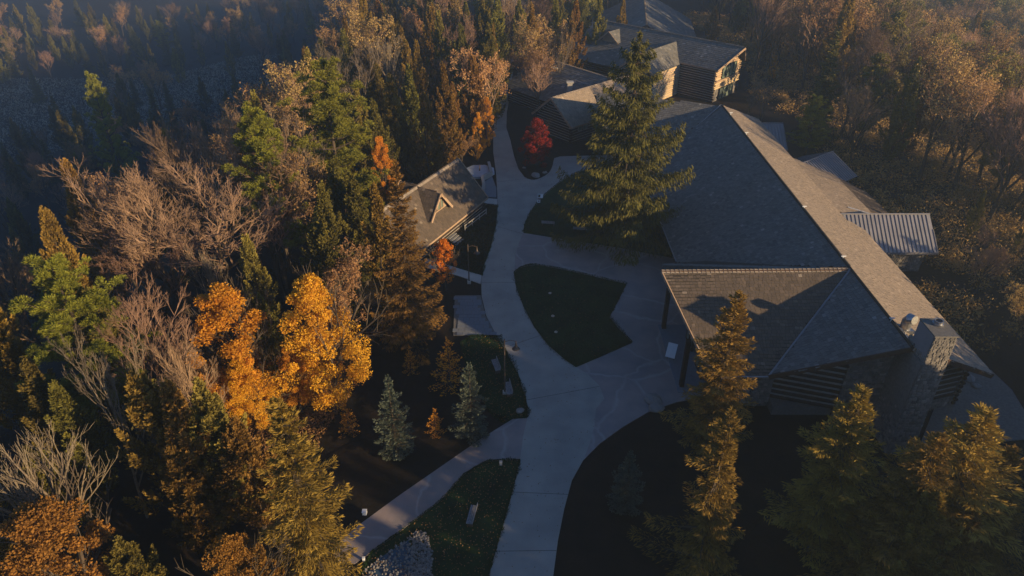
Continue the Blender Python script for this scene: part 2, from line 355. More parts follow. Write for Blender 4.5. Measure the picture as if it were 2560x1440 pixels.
lm = MB(); lm.tube([(-.5,0,0),(.5,0,0)], [1,1], 8); LOGD = lm.mesh('log', M['log']); lm = MB(); lm.tube([(-.5,0,0),(.5,0,0)], [1,1], 8); LOGL = lm.mesh('log', M['loglit'])
def logwall(parent, p0, p1, z0, top, me=LOGD, pitch=.46, r=.2, ends=.25, backing=True, name='log', cut=None):
    """top: function t(0..1)->height; logs run p0->p1 (2D)"""
    p0, p1 = Vector((*p0, 0)), Vector((*p1, 0)); d = p1-p0; L_ = d.length; a = d/L_; nrm = Vector((a.y, -a.x, 0))
    ts = [i/24 for i in range(25)]; pts = [(t, top(t)) for t in ts]
    if backing:
        m = MB(); poly = [p0+Vector((0,0,z0))]+[p1+Vector((0,0,z0))]+[p0+a*L_*t+Vector((0,0,h-.03)) for t, h in reversed(pts)]
        poly = [q_+nrm*.07 for q_ in poly]; m.prism(poly, -nrm*.32); m.build('chinking', M['chink'], parent)
    z = z0+r; k = 0
    while True:
        ok = [t for t, h in pts if h > z+r*.6]
        if len(ok) < 2: break
        t0, t1 = min(ok), max(ok)
        e0 = ends*(1 if k % 2 else .6) if t0 == 0 else 0; e1 = ends*(.6 if k % 2 else 1) if t1 == 1 else 0
        A = p0+a*(L_*t0-e0); B = p0+a*(L_*t1+e1)
        o = link(name, me, parent); c = (A+B)/2+Vector((0,0,z))+nrm*.0
        rr = r*random.uniform(.92, 1.04)
        o.matrix_basis = Matrix.Translation(c) @ Matrix((a, nrm, Vector((0,0,1)))).transposed().to_4x4() @ Matrix.Diagonal(((B-A).length, rr, rr, 1))
        z += pitch; k += 1
def stonewall(parent, quad, cell=.34, name='stone_wall', thick=.3):
    """quad: 4 pts, (bl, br, tr, tl); outward normal = (br-bl)x(tl-bl)"""
    P = [Vector(p) for p in quad]; n = (P[1]-P[0]).cross(P[3]-P[0]).normalized()
    m = MB(); m.prism(P, -n*thick); wl = m.build(name, M['mortar'], parent); s = MB()
    W = max((P[1]-P[0]).length, (P[2]-P[3]).length); H_ = max((P[3]-P[0]).length, (P[2]-P[1]).length)
    nu, nv = max(1, int(W/cell)), max(1, int(H_/(cell*.8)))
    def Q(a, b): return (P[0]*(1-a)+P[1]*a)*(1-b)+(P[3]*(1-a)+P[2]*a)*b
    for j in range(nv):
        xs_ = [0]; 
        while xs_[-1] < 1: xs_.append(xs_[-1]+random.uniform(.55, 1.6)/nu)
        for a0, a1 in zip(xs_, xs_[1:]):
            a0 += .03/nu; a1 = min(1, a1-.05/nu)
            b0 = max(0, (j+random.uniform(-.28,.22))/nv); b1 = min(1, (j+random.uniform(.78,1.2))/nv)
            if a1-a0 < .3/nu: continue
            am, bm = (a0+a1)/2, (b0+b1)/2; ca, cb = (a1-a0)*random.uniform(.1,.3), (b1-b0)*random.uniform(.1,.3); h = random.uniform(.02, .07)
            ring = [Q(a0+ca,b0), Q(a1-ca,b0), Q(a1,b0+cb), Q(a1,b1-cb), Q(a1-ca,b1), Q(a0+ca,b1), Q(a0,b1-cb), Q(a0,b0+cb)]
            c = Q(am, bm); top_ = [c+(r-c)*.78+n*h for r in ring]
            t = min(1, max(0, random.gauss(.4, .25)))
            s.add(ring+top_, [(k, (k+1) % 8, 8+(k+1) % 8, 8+k) for k in range(8)]+[tuple(range(8, 16))], t)
    so_ = s.build('stones', M['stone'], wl); so_['kind'] = 'stuff'; return wl
def window(parent, c, a, nrm, w_, h_, up=(0,0,1), fm='frame'):
    c, a, nrm, up = Vector(c), Vector(a).normalized(), Vector(nrm).normalized(), Vector(up)
    m = MB(); t = .06
    m.box(c-a*(w_/2-t/2)+nrm*.04, a*t/2, nrm*.09, up*h_/2); m.box(c+a*(w_/2-t/2)+nrm*.04, a*t/2, nrm*.09, up*h_/2)
    m.box(c+up*(h_/2-t/2)+nrm*.04, a*(w_/2-t), nrm*.085, up*t/2); m.box(c-up*(h_/2-t/2)+nrm*.04, a*(w_/2-t), nrm*.085, up*t/2)
    f = m.build('window', M[fm], parent); g = MB(); g.box(c+nrm*.02, a*(w_/2-t), nrm*.02, up*(h_/2-t)); g.build('pane', M['glass'], f)
    return f

def gable(name, label, G, ax, L_, half, ez, rz, z0, sh='shingle', over=.8, prow=1.0, logm=LOGD, walls='fblr', eol=None, cat='building', fm='fascia', row=.42, wid=.5, capm='cap'):
    """G: 2D centre of front gable wall; ax: unit vector pointing from front into the building"""
    ax = Vector((*ax, 0)).normalized(); s = Vector((ax.y, -ax.x, 0)); G = Vector((*G, 0))   # s points to the right seen from the front looking in
    b = thing(name, (G.x, G.y, z0), label, cat)
    tn = (rz-ez)/half; e2 = ez-over*tn
    f0 = -ax*over; fr = -ax*(over+prow); bk = ax*(L_+over)
    for sg in (1, -1):
        eF = G+f0+s*sg*(half+over)+Vector((0,0,e2)); eB = G+bk+s*sg*(half+over)+Vector((0,0,e2))
        rF = G+fr+Vector((0,0,rz)); rB = G+bk+ax*prow*.5+Vector((0,0,rz))
        slope([eF, rF, rB, eB] if sg > 0 else [eF, eB, rB, rF], b, sh, row, wid)
        d = Vector((0,0,-.12)); board(b, eF+d-ax*.03, rF+d-ax*.03, fm, hh=.2); board(b, eF+d+s*sg*.03, eB+d+s*sg*.03, fm, .12)
    if sh != 'metal': ridge(b, G+fr+Vector((0,0,rz)), G+bk+Vector((0,0,rz)), capm, pitch=tn)
    tf = lambda t: ez+(1-abs(2*t-1))*(rz-ez)-.2
    A, B, C, D = G-s*half, G+s*half, G+s*half+ax*L_, G-s*half+ax*L_
    v2 = lambda p: (p.x, p.y)
    if 'f' in walls: logwall(b, v2(A), v2(B), z0, tf, logm)
    if 'b' in walls: logwall(b, v2(C), v2(D), z0, tf, logm)
    if 'l' in walls: logwall(b, v2(D), v2(A), z0, lambda t: ez-.15, logm)
    if 'r' in walls: logwall(b, v2(B), v2(C), z0, lambda t: ez-.15, logm)
    return b, G, ax, s

# ---- the long main building
RX, RZ, EZ, EZ2 = 32.3, 10.2, 5.0, 3.1
main = thing('long_lodge', (32, 75, 0), 'long lodge with a huge shingled gable roof and a log and stone end wall', 'building')
YJ = 56.9; tnm = (RZ-EZ)/9.7
V0 = (22.6, 47.4, EZ); R2 = (RX, 44.7, RZ); J = (RX, YJ, RZ); Rr = (42.4, 47.6, EZ-.1)
slope([V0, R2, J], main, row=.34, wid=.40, label='triangular near slope of blue grey shingles with pale flecks')
slope([(19.2, 71.5, EZ2+.0), (RX-.0, YJ+.0, RZ), (31.7, 104.6, RZ), (19.2, 84.0, EZ2), ][:1]+[(19.2, 70.0, EZ2), (RX, YJ+.2, RZ), (RX-.3, 104.6, RZ), (19.0, 104.0, EZ2)], main, row=.34, wid=.42, label='long left roof slope in blue shade')
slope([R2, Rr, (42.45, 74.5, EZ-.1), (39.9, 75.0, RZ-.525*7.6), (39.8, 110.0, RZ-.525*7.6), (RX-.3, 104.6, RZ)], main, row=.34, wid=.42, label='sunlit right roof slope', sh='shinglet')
WX = 14.2
slope([(17.6, 47.4, EZ), V0, J, (WX, YJ-.3, RZ)], main, 'shingleb', row=.34, wid=.40, label='brown shingled near slope of the side wing')
slope([(RX, YJ, RZ), (21.5, 67.0, EZ+.1), (16.8, 66.5, EZ), (WX, YJ-.3, RZ)], main, row=.36, wid=.44)
ridge(main, (WX, YJ-.3, RZ), J, step=.42, half=.34, pitch=.55)
board(main, (WX-.02, YJ-.45, RZ+.03), (RX-.4, YJ-.2, RZ+.03), 'fascia', .05, .04, 'ridge_board')
board(main, (WX-.03, YJ-.35, RZ-.1), (17.55, 47.35, EZ-.1), 'fascial', .16)
board(main, (V0[0], V0[1]-.03, EZ-.12), (R2[0]-.02, R2[1]-.03, RZ-.12), 'fascia', .22); board(main, (Rr[0], Rr[1]-.03, EZ-.2), (R2[0]+.02, R2[1]-.03, RZ-.12), 'fascia', .22)
m = MB(); m.tube([(22.6,47.4,EZ+.05), (RX-.1,YJ-.1,RZ+.05)], [.1,.1], 6); m.build('valley_flashing', M['metal'], main)
m = MB(); m.tube([(RX,44.8,RZ+.06), (RX-.3,104.6,RZ+.06)], [.13,.13], 6); m.build('ridge_cap', M['deck'], main)
# front prow wall: logs, stone, chimney, stone, logs
rake = lambda x: (EZ+(x-22.6)*tnm-.45) if x < RX else (EZ+(42.4-x)*.515-.45)
def wy(x): return 49.3-abs(min(1, (x-23.6)/8.9))*2.7 if x < RX else 49.3-abs(min(1, (41.4-x)/8.9))*2.7
logwall(main, (23.9, wy(23.9)), (29.3, wy(29.3)), 1.0, lambda t: rake(23.9+t*5.4), pitch=.60, r=.215, ends=.12)
m = MB(); m.abox(23.9, 29.3, 47.8, 50, 0, .98); m.build('wall_base', M['mortar'], main)
logwall(main, (36.2, wy(36.2)), (40.8, wy(40.8)), 1.3, lambda t: rake(36.2+t*4.6), pitch=.60, r=.215, ends=.12)
stonewall(main, [(29.3, wy(29.3)-.12, 0), (32.3, wy(32.3)-.12, 0), (32.3, wy(32.3)-.12, rake(32.2)), (29.3, wy(29.3)-.12, rake(29.3))])
stonewall(main, [(34.4, wy(34.4)-.12, 0), (36.2, wy(36.2)-.12, 0), (36.2, wy(36.2)-.12, rake(36.2)), (34.4, wy(34.4)-.12, rake(34.4))])
stonewall(main, [(36.2, wy(36.2)-.1, 0), (40.8, wy(40.8)-.1, 0), (40.8, wy(40.8)-.1, 1.25), (36.2, wy(36.2)-.1, 1.25)])
ch = thing('stone_chimney', (33.4, 43.5, 0), 'tall fieldstone chimney rising past the near peak of the long roof, its top sunlit', 'chimney')
ch.parent = None
cx0, cx1, cy0, cy1, ct = 32.55, 34.25, 43.1, 45.4, 12.5
stonewall(ch, [(cx0-.25, cy0-.2, 0), (cx1+.25, cy0-.2, 0), (cx1, cy0, ct), (cx0, cy0, ct)], name='front_face', cell=.36)
stonewall(ch, [(cx0-.25, cy1+1.6, 0), (cx0-.25, cy0-.2, 0), (cx0, cy0, ct-2.0), (cx0, cy1+.6, ct-2.0)], name='side_face', cell=.36)
stonewall(ch, [(cx1+.25, cy0-.2, 0), (cx1+.25, cy1+1.6, 0), (cx1, cy1, ct), (cx1, cy0, ct)], name='side_face', cell=.36)
m = MB(); m.abox(cx0-.04, cx0+.3, cy0+.1, cy1, ct-2.6, ct); m.build('metal_cheek', M['metal'], ch)
m = MB(); m.abox(cx0-.2, cx1+.2, cy0+.05, cy1+1.5, 0, ct-2.7); m.abox(cx0+.31, cx1-.31, cy0+.31, cy1, ct-2.69, ct-.02); m.build('core', M['mortar'], ch)
m = MB(); m.abox(cx0-.07, cx1+.08, cy0-.08, cy1+.05, ct, ct+.12); m.build('chimney_cap', M['mortar'], ch)
m = MB(); c = Vector(((cx0+cx1)/2+.1, (cy0+cy1)/2+.4, ct+.12))
def ring(mb, c, r0, r1, h, n=16):
    vs = []
    for r, z in ((r0, 0), (r0, h), (r1, h), (r1, 0)):
        vs += [(c.x+r*math.cos(2*math.pi*k/n), c.y+r*math.sin(2*math.pi*k/n), c.z+z) for k in range(n)]
    mb.add(vs, [(q*n+k, q*n+(k+1) % n, (q+1)*n+(k+1) % n, (q+1)*n+k) for q in range(3) for k in range(n)])
ring(m, c, .42, .24, .14); ring(m, c+Vector((0,0,.14)), .34, .27, .22); m.build('flue', M['galv'], ch)
m = MB(); m.tube([c, c+Vector((0,0,.12))], [.23,.23], 14); m.build('flue_throat', M['iron'], ch)
# sloping metal saddle in front of the ridge, peak fascia
board(main, (RX+.05, 44.55, RZ-.02), (RX+1.6, 44.5, RZ-.5), 'fascial', .16, .06, 'peak_board')
m = MB(); m.prism([(RX+.1,44.75,RZ+.08), (cx0+.1, 44.4, RZ+.06), (cx0+.1, 47.4, RZ+.06), (RX+.1,47.4,RZ+.08)], (0,0,-.03)); m.build('flashing', M['galv'], main)
# curved roof vent
vt = thing('roof_vent', (33.2, 47.6, 9.8), 'curved galvanised vent hood on the roof just behind the stone chimney', 'vent')
m = MB(); m.tube([(33.2,47.8,9.6),(33.2,47.8,10.7),(33.25,47.6,11.05),(33.4,47.2,11.15)], [.42,.42,.45,.38], 14); m.build('hood', M['galv'], vt)
m = MB(); m.abox(32.75, 33.75, 47.3, 48.3, 9.2, 9.95); m.build('curb', M['galv'], vt)
for px, py in ((2015,520),(2112,645),(2243,800),(1868,335),(1830,285)):
    x, y, z = at(px, py, RZ+.15); m = MB(); m.tube([(RX-.1,y,RZ),(RX-.1,y,RZ+.35)], [.05,.05], 6); m.tube([(RX-.3,y,RZ+.35),(RX+.15,y,RZ+.35)], [.06,.06], 6)
    v_ = m.build('lightning_rod', M['white']); tag(v_, 'small pale ridge fitting %s along the long roof ridge' % {2015:'midway', 2112:'by the wing junction', 2243:'nearest the chimney', 1868:'near the small metal roof', 1830:'farthest'}[px], 'roof fitting', 'small fittings along the long ridge')
# left eave wall & other walls
logwall(main, (20.6, 103), (20.6, 71), 0, lambda t: EZ2-.1, pitch=.5, r=.2)
logwall(main, (41.4, 49.3), (41.4, 112), -4, lambda t: EZ-.4, pitch=.5, r=.2)
stonewall(main, [(18.9, 66, 0), (18.9, 49, 0), (18.9, 49, 5.0), (18.9, 66, 5.0)]); 
logwall(main, (18.9, 65.9), (18.9, 49), 4.9, lambda t: 5.0+(1-abs(2*t-1))*4.6, pitch=.5, r=.2, ends=0)
stonewall(main, [(18.9, 49, 0), (23.9, 49.0, 0), (23.9, 49.0, 4.8), (18.9, 49, 4.8)])
m = MB(); m.abox(16.2, 16.6, 51.5, 52.0, .06, 5.6); m.build('porch_post', M['log'], main)
m = MB(); m.abox(16.2, 16.6, 61.0, 61.5, .06, 5.6); m.build('porch_post', M['log'], main)
m = MB(); m.abox(15.9, 18.8, 50.8, 61.8, .06, .12); m.build('entrance_slab', M['slate'], main)
for yy in (53.2, 54.5, 57.6, 58.9): window(main, (18.55, yy, 1.35), (0,1,0), (-1,0,0), 1.15, 2.4, fm='log')
for yy in (51.0, 61.2): window(main, (18.55, yy, 1.9), (0,1,0), (-1,0,0), 1.0, 1.2, fm='log')
gt = MB(); gt.tube([(19.15, 70.2, EZ2+.0), (18.95, 103.8, EZ2+.0)], [.08,.08], 6); gt.build('gutter', M['metal'], main)
gt = MB(); gt.tube([(17.6, 47.3, EZ-.02), (22.5, 47.3, EZ-.02)], [.08,.08], 6); gt.build('gutter', M['metal'], main)
# far left wing of the main building, behind the spruce
slope([(16.0, 97.5, EZ2+.2), (20.5, 96.8, EZ2+.2), (31.9, 104.6, RZ), (13.5, 113.5, RZ-1.2)], main, row=.4, wid=.48)
slope([(31.9, 104.7, RZ), (13.5, 113.6, RZ-1.2), (17, 121, 5), (36, 113, 5)], main, row=.45, wid=.5)
m = MB(); m.tube([(20.5,96.8,EZ2+.3), (31.6,104.4,RZ+.05)], [.09,.09], 6); m.build('valley_flashing', M['metal'], main)

# ---- metal roofed annexes on the right
def annex(name, label, x0, x1, yr, half, rz, ez, z0, stone=True, back=True):
    b = thing(name, ((x0+x1)/2, yr, z0), label, 'annex')
    slope([(x0, yr, rz), (x0+.3, yr-half, ez), (x1+.1, yr-half, ez), (x1, yr, rz)], b, 'metal', .48, thick=.16)
    slope([(x0, yr+.02, rz), (x1, yr+.02, rz), (x1+.1, yr+half, ez), (x0+.3, yr+half, ez)], b, 'metal', .48, thick=.16)
    m = MB(); m.tube([(x0, yr, rz+.08), (x1, yr, rz+.08)], [.11,.11], 6); m.build('ridge_cap', M['metal'], b)
    board(b, (x0+.3, yr-half-.04, ez-.06), (x1+.1, yr-half-.04, ez-.06), 'metal', .14)
    wx0, wx1, y0, y1 = max(x0+3.5, 42.6), x1-1.0, yr-half+.7, yr+half-.6
    stonewall(b, [(wx0,y0,z0),(wx1,y0,z0),(wx1,y0,ez+.2),(wx0,y0,ez+.2)], name='wall'); stonewall(b, [(wx1,y0,z0),(wx1,y1,z0),(wx1,y1,ez+.2),(wx1,y0,ez+.2)], name='wall')
    m = MB(); m.prism([(wx1-.1,y0,ez+.1),(wx1-.1,y1,ez+.1),(wx1-.1,yr,rz-.2)], (-.2,0,0)); m.build('gable_infill', M['fascia'], b)
    return b
annex('metal_roofed_annex', 'large grey standing seam annex roof on a stone base, nearest of the metal roofs', 39.6, 50.8, 76.3, 3.9, 6.1, 3.0, -5)
annex('metal_roofed_annex', 'smallest grey standing seam roof, beyond the other annexes near the far ridge', 38.4, 43.4, 108.4, 3.9, 6.0, 3.2, -5)
# skewed annex
b = thing('metal_roofed_annex', (45, 95, -5), 'skewed pinkish grey standing seam annex with a sunlit slope, middle of the metal roofs', 'annex')
A_, B_ = Vector((39.6,92.6,5.2)), Vector((47.9,98.6,5.2)); a = (B_-A_).normalized(); s = Vector((a.y,-a.x,0))
slope([A_, A_+s*4.6+Vector((0,0,-2.3)), B_+s*4.6+Vector((0,0,-2.3)), B_], b, 'metal', .46, thick=.16)
slope([A_, B_, B_-s*4.6+Vector((0,0,-2.3)), A_-s*4.6+Vector((0,0,-2.3))], b, 'metal', .46, thick=.16)
Cc = B_+s*4.6-a*.8; Dd = B_-s*4.6-a*.8; C1 = A_+s*4-a*.1
stonewall(b, [(Cc.x-s.x*.6, Cc.y-s.y*.6, -5), (Dd.x+s.x*.6, Dd.y+s.y*.6, -5), (Dd.x+s.x*.6, Dd.y+s.y*.6, 2.9), (Cc.x-s.x*.6, Cc.y-s.y*.6, 2.9)], name='wall')
m = MB(); m.prism([(Cc.x-s.x*.6, Cc.y-s.y*.6, 2.9), (Dd.x+s.x*.6, Dd.y+s.y*.6, 2.9), (B_.x-a.x*.9, B_.y-a.y*.9, 5.0)], -a*.2); m.build('gable_infill', M['fascia'], b)
m = MB(); m.tube([A_+Vector((0,0,.07)), B_+Vector((0,0,.07))], [.1,.1], 6); m.build('ridge_cap', M['metal'], b)
# low roof between the two annexes
b = thing('link_roof', (46, 86, -5), 'low shingled link roof between two metal roofed annexes, sunlit', 'annex')
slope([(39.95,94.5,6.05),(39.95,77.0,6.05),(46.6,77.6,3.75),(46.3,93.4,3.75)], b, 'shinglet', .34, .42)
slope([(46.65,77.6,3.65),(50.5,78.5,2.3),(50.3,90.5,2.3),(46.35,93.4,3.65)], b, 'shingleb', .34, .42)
stonewall(b, [(49.9,80.3,-5),(49.9,91.0,-5),(49.9,91.0,1.8),(49.9,80.3,1.8)], name='wall')
m = MB(); m.tube([(42.5,80.0,5.25),(46.8,80.6,3.75),(50.4,80.8,2.5)], [.12,.12,.12], 6); m.build('flashing', M['galv'], b)

# ---- lodge beyond the spruce (beige roof, log gable)
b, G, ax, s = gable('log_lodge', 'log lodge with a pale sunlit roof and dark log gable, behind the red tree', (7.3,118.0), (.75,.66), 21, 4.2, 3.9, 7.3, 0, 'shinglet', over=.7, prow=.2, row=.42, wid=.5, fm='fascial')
q = G+s*4.45+ax*1.9+Vector((0,0,2.6)); window(b, q, ax, s, 1.0, 1.1, fm='chink'); window(b, q+ax*1.3, ax, s, 1.0, 1.1, fm='chink')
# ---- low roof behind it with chimneys
b, G, ax, s = gable('shingled_hall', 'low hall with a wide blue shaded roof carrying two small chimneys', (17.5,129.5), (-.64,.77), 18, 8.5, 3.4, 7.3, 0, 'shingle', over=.8, prow=0, row=.5, wid=.6)
for (px, py, z, lb) in ((1388,170,5.4,'farther square lit chimney on the blue shaded roof behind the lodge'), (1425,206,5.6,'capped white chimney on the blue shaded roof near the lodge ridge')):
    x, y, z = at(px, py, z+1.2); c_ = thing('small_chimney', (x,y,z-2.6), lb, 'chimney', 'small chimneys on the hall roof'); m = MB()
    m.abox(x-.45,x+.45,y-.4,y+.4,z-2.8,z); m.build('stack', M['chink'], c_); m = MB(); m.abox(x-.65,x+.65,y-.6,y+.6,z,z+.15); m.build('cap', M['pale'], c_)
# ---- tall log building upper right
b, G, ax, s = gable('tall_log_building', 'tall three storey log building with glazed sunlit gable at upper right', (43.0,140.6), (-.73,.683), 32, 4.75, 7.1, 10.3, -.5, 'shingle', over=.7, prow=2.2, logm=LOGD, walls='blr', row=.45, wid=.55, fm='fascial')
A2, B2 = G-s*4.75, G+s*4.75
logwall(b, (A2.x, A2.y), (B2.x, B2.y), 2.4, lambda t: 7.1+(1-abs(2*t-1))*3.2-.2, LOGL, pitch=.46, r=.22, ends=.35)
stonewall(b, [A2+Vector((0,0,-.5)), B2+Vector((0,0,-.5)), B2+Vector((0,0,2.4)), A2+Vector((0,0,2.4))], name='stone_base', cell=.5)
for row_, (zc, hh) in enumerate(((8.1, 1.4), (5.6, 2.5), (1.3, 2.2))):
    for k in range(4):
        h2 = hh if row_ else hh*(.75+.25*(k in (1, 2)))
        window(b, G+s*(-2.1+k*1.4)-ax*.28+Vector((0,0,zc)), s, -ax, 1.25, h2)
board(b, A2-ax*.3+Vector((0,0,4.05)), B2-ax*.3+Vector((0,0,4.05)), 'fascial', .14, .07, 'sill_beam'); board(b, G-s*2.9-ax*.33+Vector((0,0,7.15)), G+s*2.9-ax*.33+Vector((0,0,7.15)), 'fascial', .13, .07, 'sill_beam')
# lower eave roof to the left part + dormer + cross wing
e = 7.1-.7*.674; P0 = G-s*5.45+ax*17+Vector((0,0,e)); P1 = G-s*5.45+ax*34+Vector((0,0,e))
slope([P0+Vector((0,0,-.05)), P0-s*5+Vector((0,0,-2.4)), P1-s*5+Vector((0,0,-2.4)), P1+Vector((0,0,-.05))], b, row=.5, wid=.6)
D0 = G+ax*26-s*4.4
dm = MB(); hw = 1.9; nn = -s
apx = D0+Vector((0,0,9.6)); l_, r_ = D0-ax*hw+Vector((0,0,8.1)), D0+ax*hw+Vector((0,0,8.1))
dm.prism([l_+Vector((0,0,-.9)), r_+Vector((0,0,-.9)), r_, apx-Vector((0,0,.1)), l_], s*.1); dm.build('dormer_face', M['fascial'], b)
for e_ in (l_, r_):
    dd = (e_-apx)*1.35; slope([apx-s*.6, apx+dd-s*.6, apx+dd+s*1.5, apx+s*4.0], b, 'shingle', .4, .5, thick=.14)
    board(b, apx-s*.65+Vector((0,0,-.08)), apx+dd-s*.65+Vector((0,0,-.08)), 'fascial', .16, .05)
X0 = G+ax*11.5; X1 = X0-s*15.5   # cross wing ridge
for sg in (1, -1):
    slope([X0+Vector((0,0,9.3)), X1+Vector((0,0,9.3)), X1+ax*sg*3.9+Vector((0,0,6.3)), X0+ax*sg*3.9-s*.0+Vector((0,0,6.3))], b, 'shingle', .45, .55)
    board(b, X1-s*.04+Vector((0,0,9.2)), X1+ax*sg*3.9-s*.04+Vector((0,0,6.2)), 'fascial', .18)
g0, g1 = X1+s*.9+ax*3.4, X1+s*.9-ax*3.4
logwall(b, (g0.x,g0.y), (g1.x,g1.y), 0, lambda t: 6.3+(1-abs(2*t-1))*2.6, LOGD)
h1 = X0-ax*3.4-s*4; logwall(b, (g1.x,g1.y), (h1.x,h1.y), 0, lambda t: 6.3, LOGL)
# ---- hazy roof beyond, distant log building
b, G, ax, s = gable('far_hall', 'hazy blue roofed hall beyond the tall log building at the top edge', (31.5,171), (.14,.99), 40, 13, 1.0, 7.5, -3, 'shingle', over=.8, prow=0, walls='f', row=.7, wid=.9)
b, G, ax, s = gable('distant_log_house', 'distant dark log house at the top of the path', (-2.2,186), (.02,1), 22, 5.4, 5.0, 9.0, -2.5, 'shingle', over=.9, prow=0, row=.6, wid=.8)
# ---- cottage
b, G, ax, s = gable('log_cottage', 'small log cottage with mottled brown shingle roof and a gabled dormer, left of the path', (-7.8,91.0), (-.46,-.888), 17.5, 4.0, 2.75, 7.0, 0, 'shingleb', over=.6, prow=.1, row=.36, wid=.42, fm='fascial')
nrm = Vector((-ax.y, ax.x, 0))     # towards the path
if nrm.x < 0: nrm = -nrm
Dc = G+ax*9.6; apz = 6.75; ap = Dc+nrm*3.1+Vector((0,0,apz)); bk_ = Dc-nrm*2.6+Vector((0,0,apz+.55)); hw = 2.5; dz = 2.9
for sg in (1, -1):
    dn = ax*sg*hw+Vector((0,0,-dz)); q4 = [ap+nrm*.5, ap+nrm*.5+dn, bk_+dn*.9, bk_]
    slope(q4 if sg > 0 else q4[::-1], b, 'shingleb', .34, .4, thick=.12)
    board(b, ap+nrm*.55+Vector((0,0,-.06)), ap+nrm*.55+dn+Vector((0,0,-.06)), 'fascial', .16, .06); board(b, bk_-nrm*.05+Vector((0,0,-.06)), bk_-nrm*.05+dn*.9+Vector((0,0,-.06)), 'fascial', .16, .06)
dm = MB(); dm.prism([ap-ax*2.1+Vector((0,0,-2.6)), ap+ax*2.1+Vector((0,0,-2.6)), ap+Vector((0,0,-.25))], -nrm*.15); dm.build('dormer_face', M['fascial'], b)
for k in (-.7, 0, .7): window(b, ap+ax*k+nrm*.02+Vector((0,0,-1.75+.2*(k == 0))), ax, nrm, .62, 1.25+.45*(k == 0), fm='fascial')
# railing along the cottage porch
pr = thing('porch_railing', (-4.5,86,0), 'pale wooden railing along the path side of the cottage', 'railing')
r0, r1 = Vector((-3.6,88.0,0)), Vector((-6.3,83.2,0)); dr = r1-r0
for z_ in (.5, .95): board(pr, r0+Vector((0,0,z_)), r1+Vector((0,0,z_)), 'chink', .05, .04, 'rail')
for k in range(4): c_ = r0+dr*k/3; m = MB(); m.abox(c_.x-.06,c_.x+.06,c_.y-.06,c_.y+.06,0,1.05); m.build('post', M['chink'], pr)
st = thing('porch_steps', (-7.2,79.5,0), 'dark wooden steps at the cottage front', 'steps')
for k in range(4): m = MB(); c_ = Vector((-7.4,80.4,0))+nrm*(-.5+k*.35); m.box((c_.x,c_.y,.75-k*.2), ax*.9, nrm*.17, (0,0,.04)); m.build('tread', M['wood'], st)

# ------------------------------------------------------------ small structures
pond = thing('octagonal_pond', at(1200,432), 'small pale octagonal pond beside the cottage', 'pond'); c = Vector(at(1199,432))
m = MB(); m.tube([(c.x,c.y,.02),(c.x,c.y,.35)], [2.5,2.5], 8); m.build('rim', M['ice'], pond)
m = MB(); m.tube([(c.x,c.y,.352),(c.x,c.y,.37)], [2.1,2.1], 8); m.build('water', M['ice'], pond)
m = MB(); m.tube([(c.x,c.y,.37),(c.x+.05,c.y,1.3)], [.12,.05], 6); m.build('spout', M['iron'], pond)
rw = thing('retaining_wall', at(1218,455), 'low stepped pale stone wall between pond and path', 'wall')
wp = [at(1222,415),at(1228,440),at(1206,452),at(1210,470),at(1206,492)]
for k in range(len(wp)-1):
    a, b_ = Vector(wp[k]), Vector(wp[k+1]); board(rw, a+Vector((0,0,.4)), b_+Vector((0,0,.4)), 'chink', .4, .22, 'wall_section')
m = MB(); pts = [at(1230,440,.1),at(1241,470,.1),at(1241,493,.1),at(1210,491,.1),at(1214,470,.1),at(1210,455,.1)]; pts.reverse(); m.prism(pts, (0,0,-.12)); m.build('paving', M['slate'], rw)

def lamp(px, py, h, label, rot):
    x, y, z = at(px, py, 0); L_ = thing('street_lamp', (x,y,0), label, 'street lamp', 'path lamp posts')
    m = MB(); m.tube([(x,y,0),(x,y,.5),(x,y,h)], [.11,.08,.06], 8); m.build('pole', M['iron'], L_)
    m = MB(); m.abox(x-.2,x+.2,y-.2,y+.2,0,.35); m.build('base', M['pale'], L_)
    d = Vector((math.cos(rot), math.sin(rot), 0)); p = Vector((x,y,h-.35)); e_ = p+d*1.05
    m = MB(); m.tube([p-d*.0, p+d*.5+Vector((0,0,.22)), e_+Vector((0,0,.12))], [.035,.03,.03], 6); m.build('arm', M['iron'], L_)
    m = MB(); n = 12; prof = [(.04,.15),(.06,-.1),(.1,-.3),(.16,-.5),(.3,-.66),(.38,-.74),(.0,-.72)]
    m.tube([e_+Vector((0,0,zz)) for r, zz in prof], [r for r, zz in prof], n); m.build('lamp_shade', M['iron'], L_)
lamp(1262, 985, 6.6, 'nearer slim lamp post with a hanging bell shade over the path edge', -.05)
lamp(1173, 708, 5.3, 'farther slim lamp post with a bell shade beside the cottage bank', -.1)

def bench(px, py, rot, label, ln=1.8, back=True, z=.06):
    x, y, _ = at(px, py, 0); B = thing('park_bench', (x,y,z), label, 'bench', 'benches beside the paths'); d = Vector((math.cos(rot), math.sin(rot), 0)); s = Vector((-d.y, d.x, 0)); c = Vector((x,y,z))
    for k in range(4): m = MB(); m.box(c+s*(-.2+k*.135)+Vector((0,0,.45)), d*ln/2, s*.055, (0,0,.025)); m.build('seat_slat', M['wood'], B)
    if back:
        for k in range(2): m = MB(); m.box(c-s*.27+Vector((0,0,.62+k*.17)), d*ln/2, s*.02, (0,0,.06)); m.build('back_slat', M['wood'], B)
    for e_ in (-1, 1):
        m = MB(); m.box(c+d*e_*(ln/2-.15)+Vector((0,0,.21)), d*.04, s*.24, (0,0,.21)); m.build('leg', M['pale'] if not back else M['iron'], B)
bench(1240, 922, R(105), 'slatted bench left of the nearer lamp post'); bench(1271, 980, R(100), 'slatted bench just right of the nearer lamp base'); bench(1180, 1297, R(80), 'blue grey bench on the dark lawn wedge at the bottom')
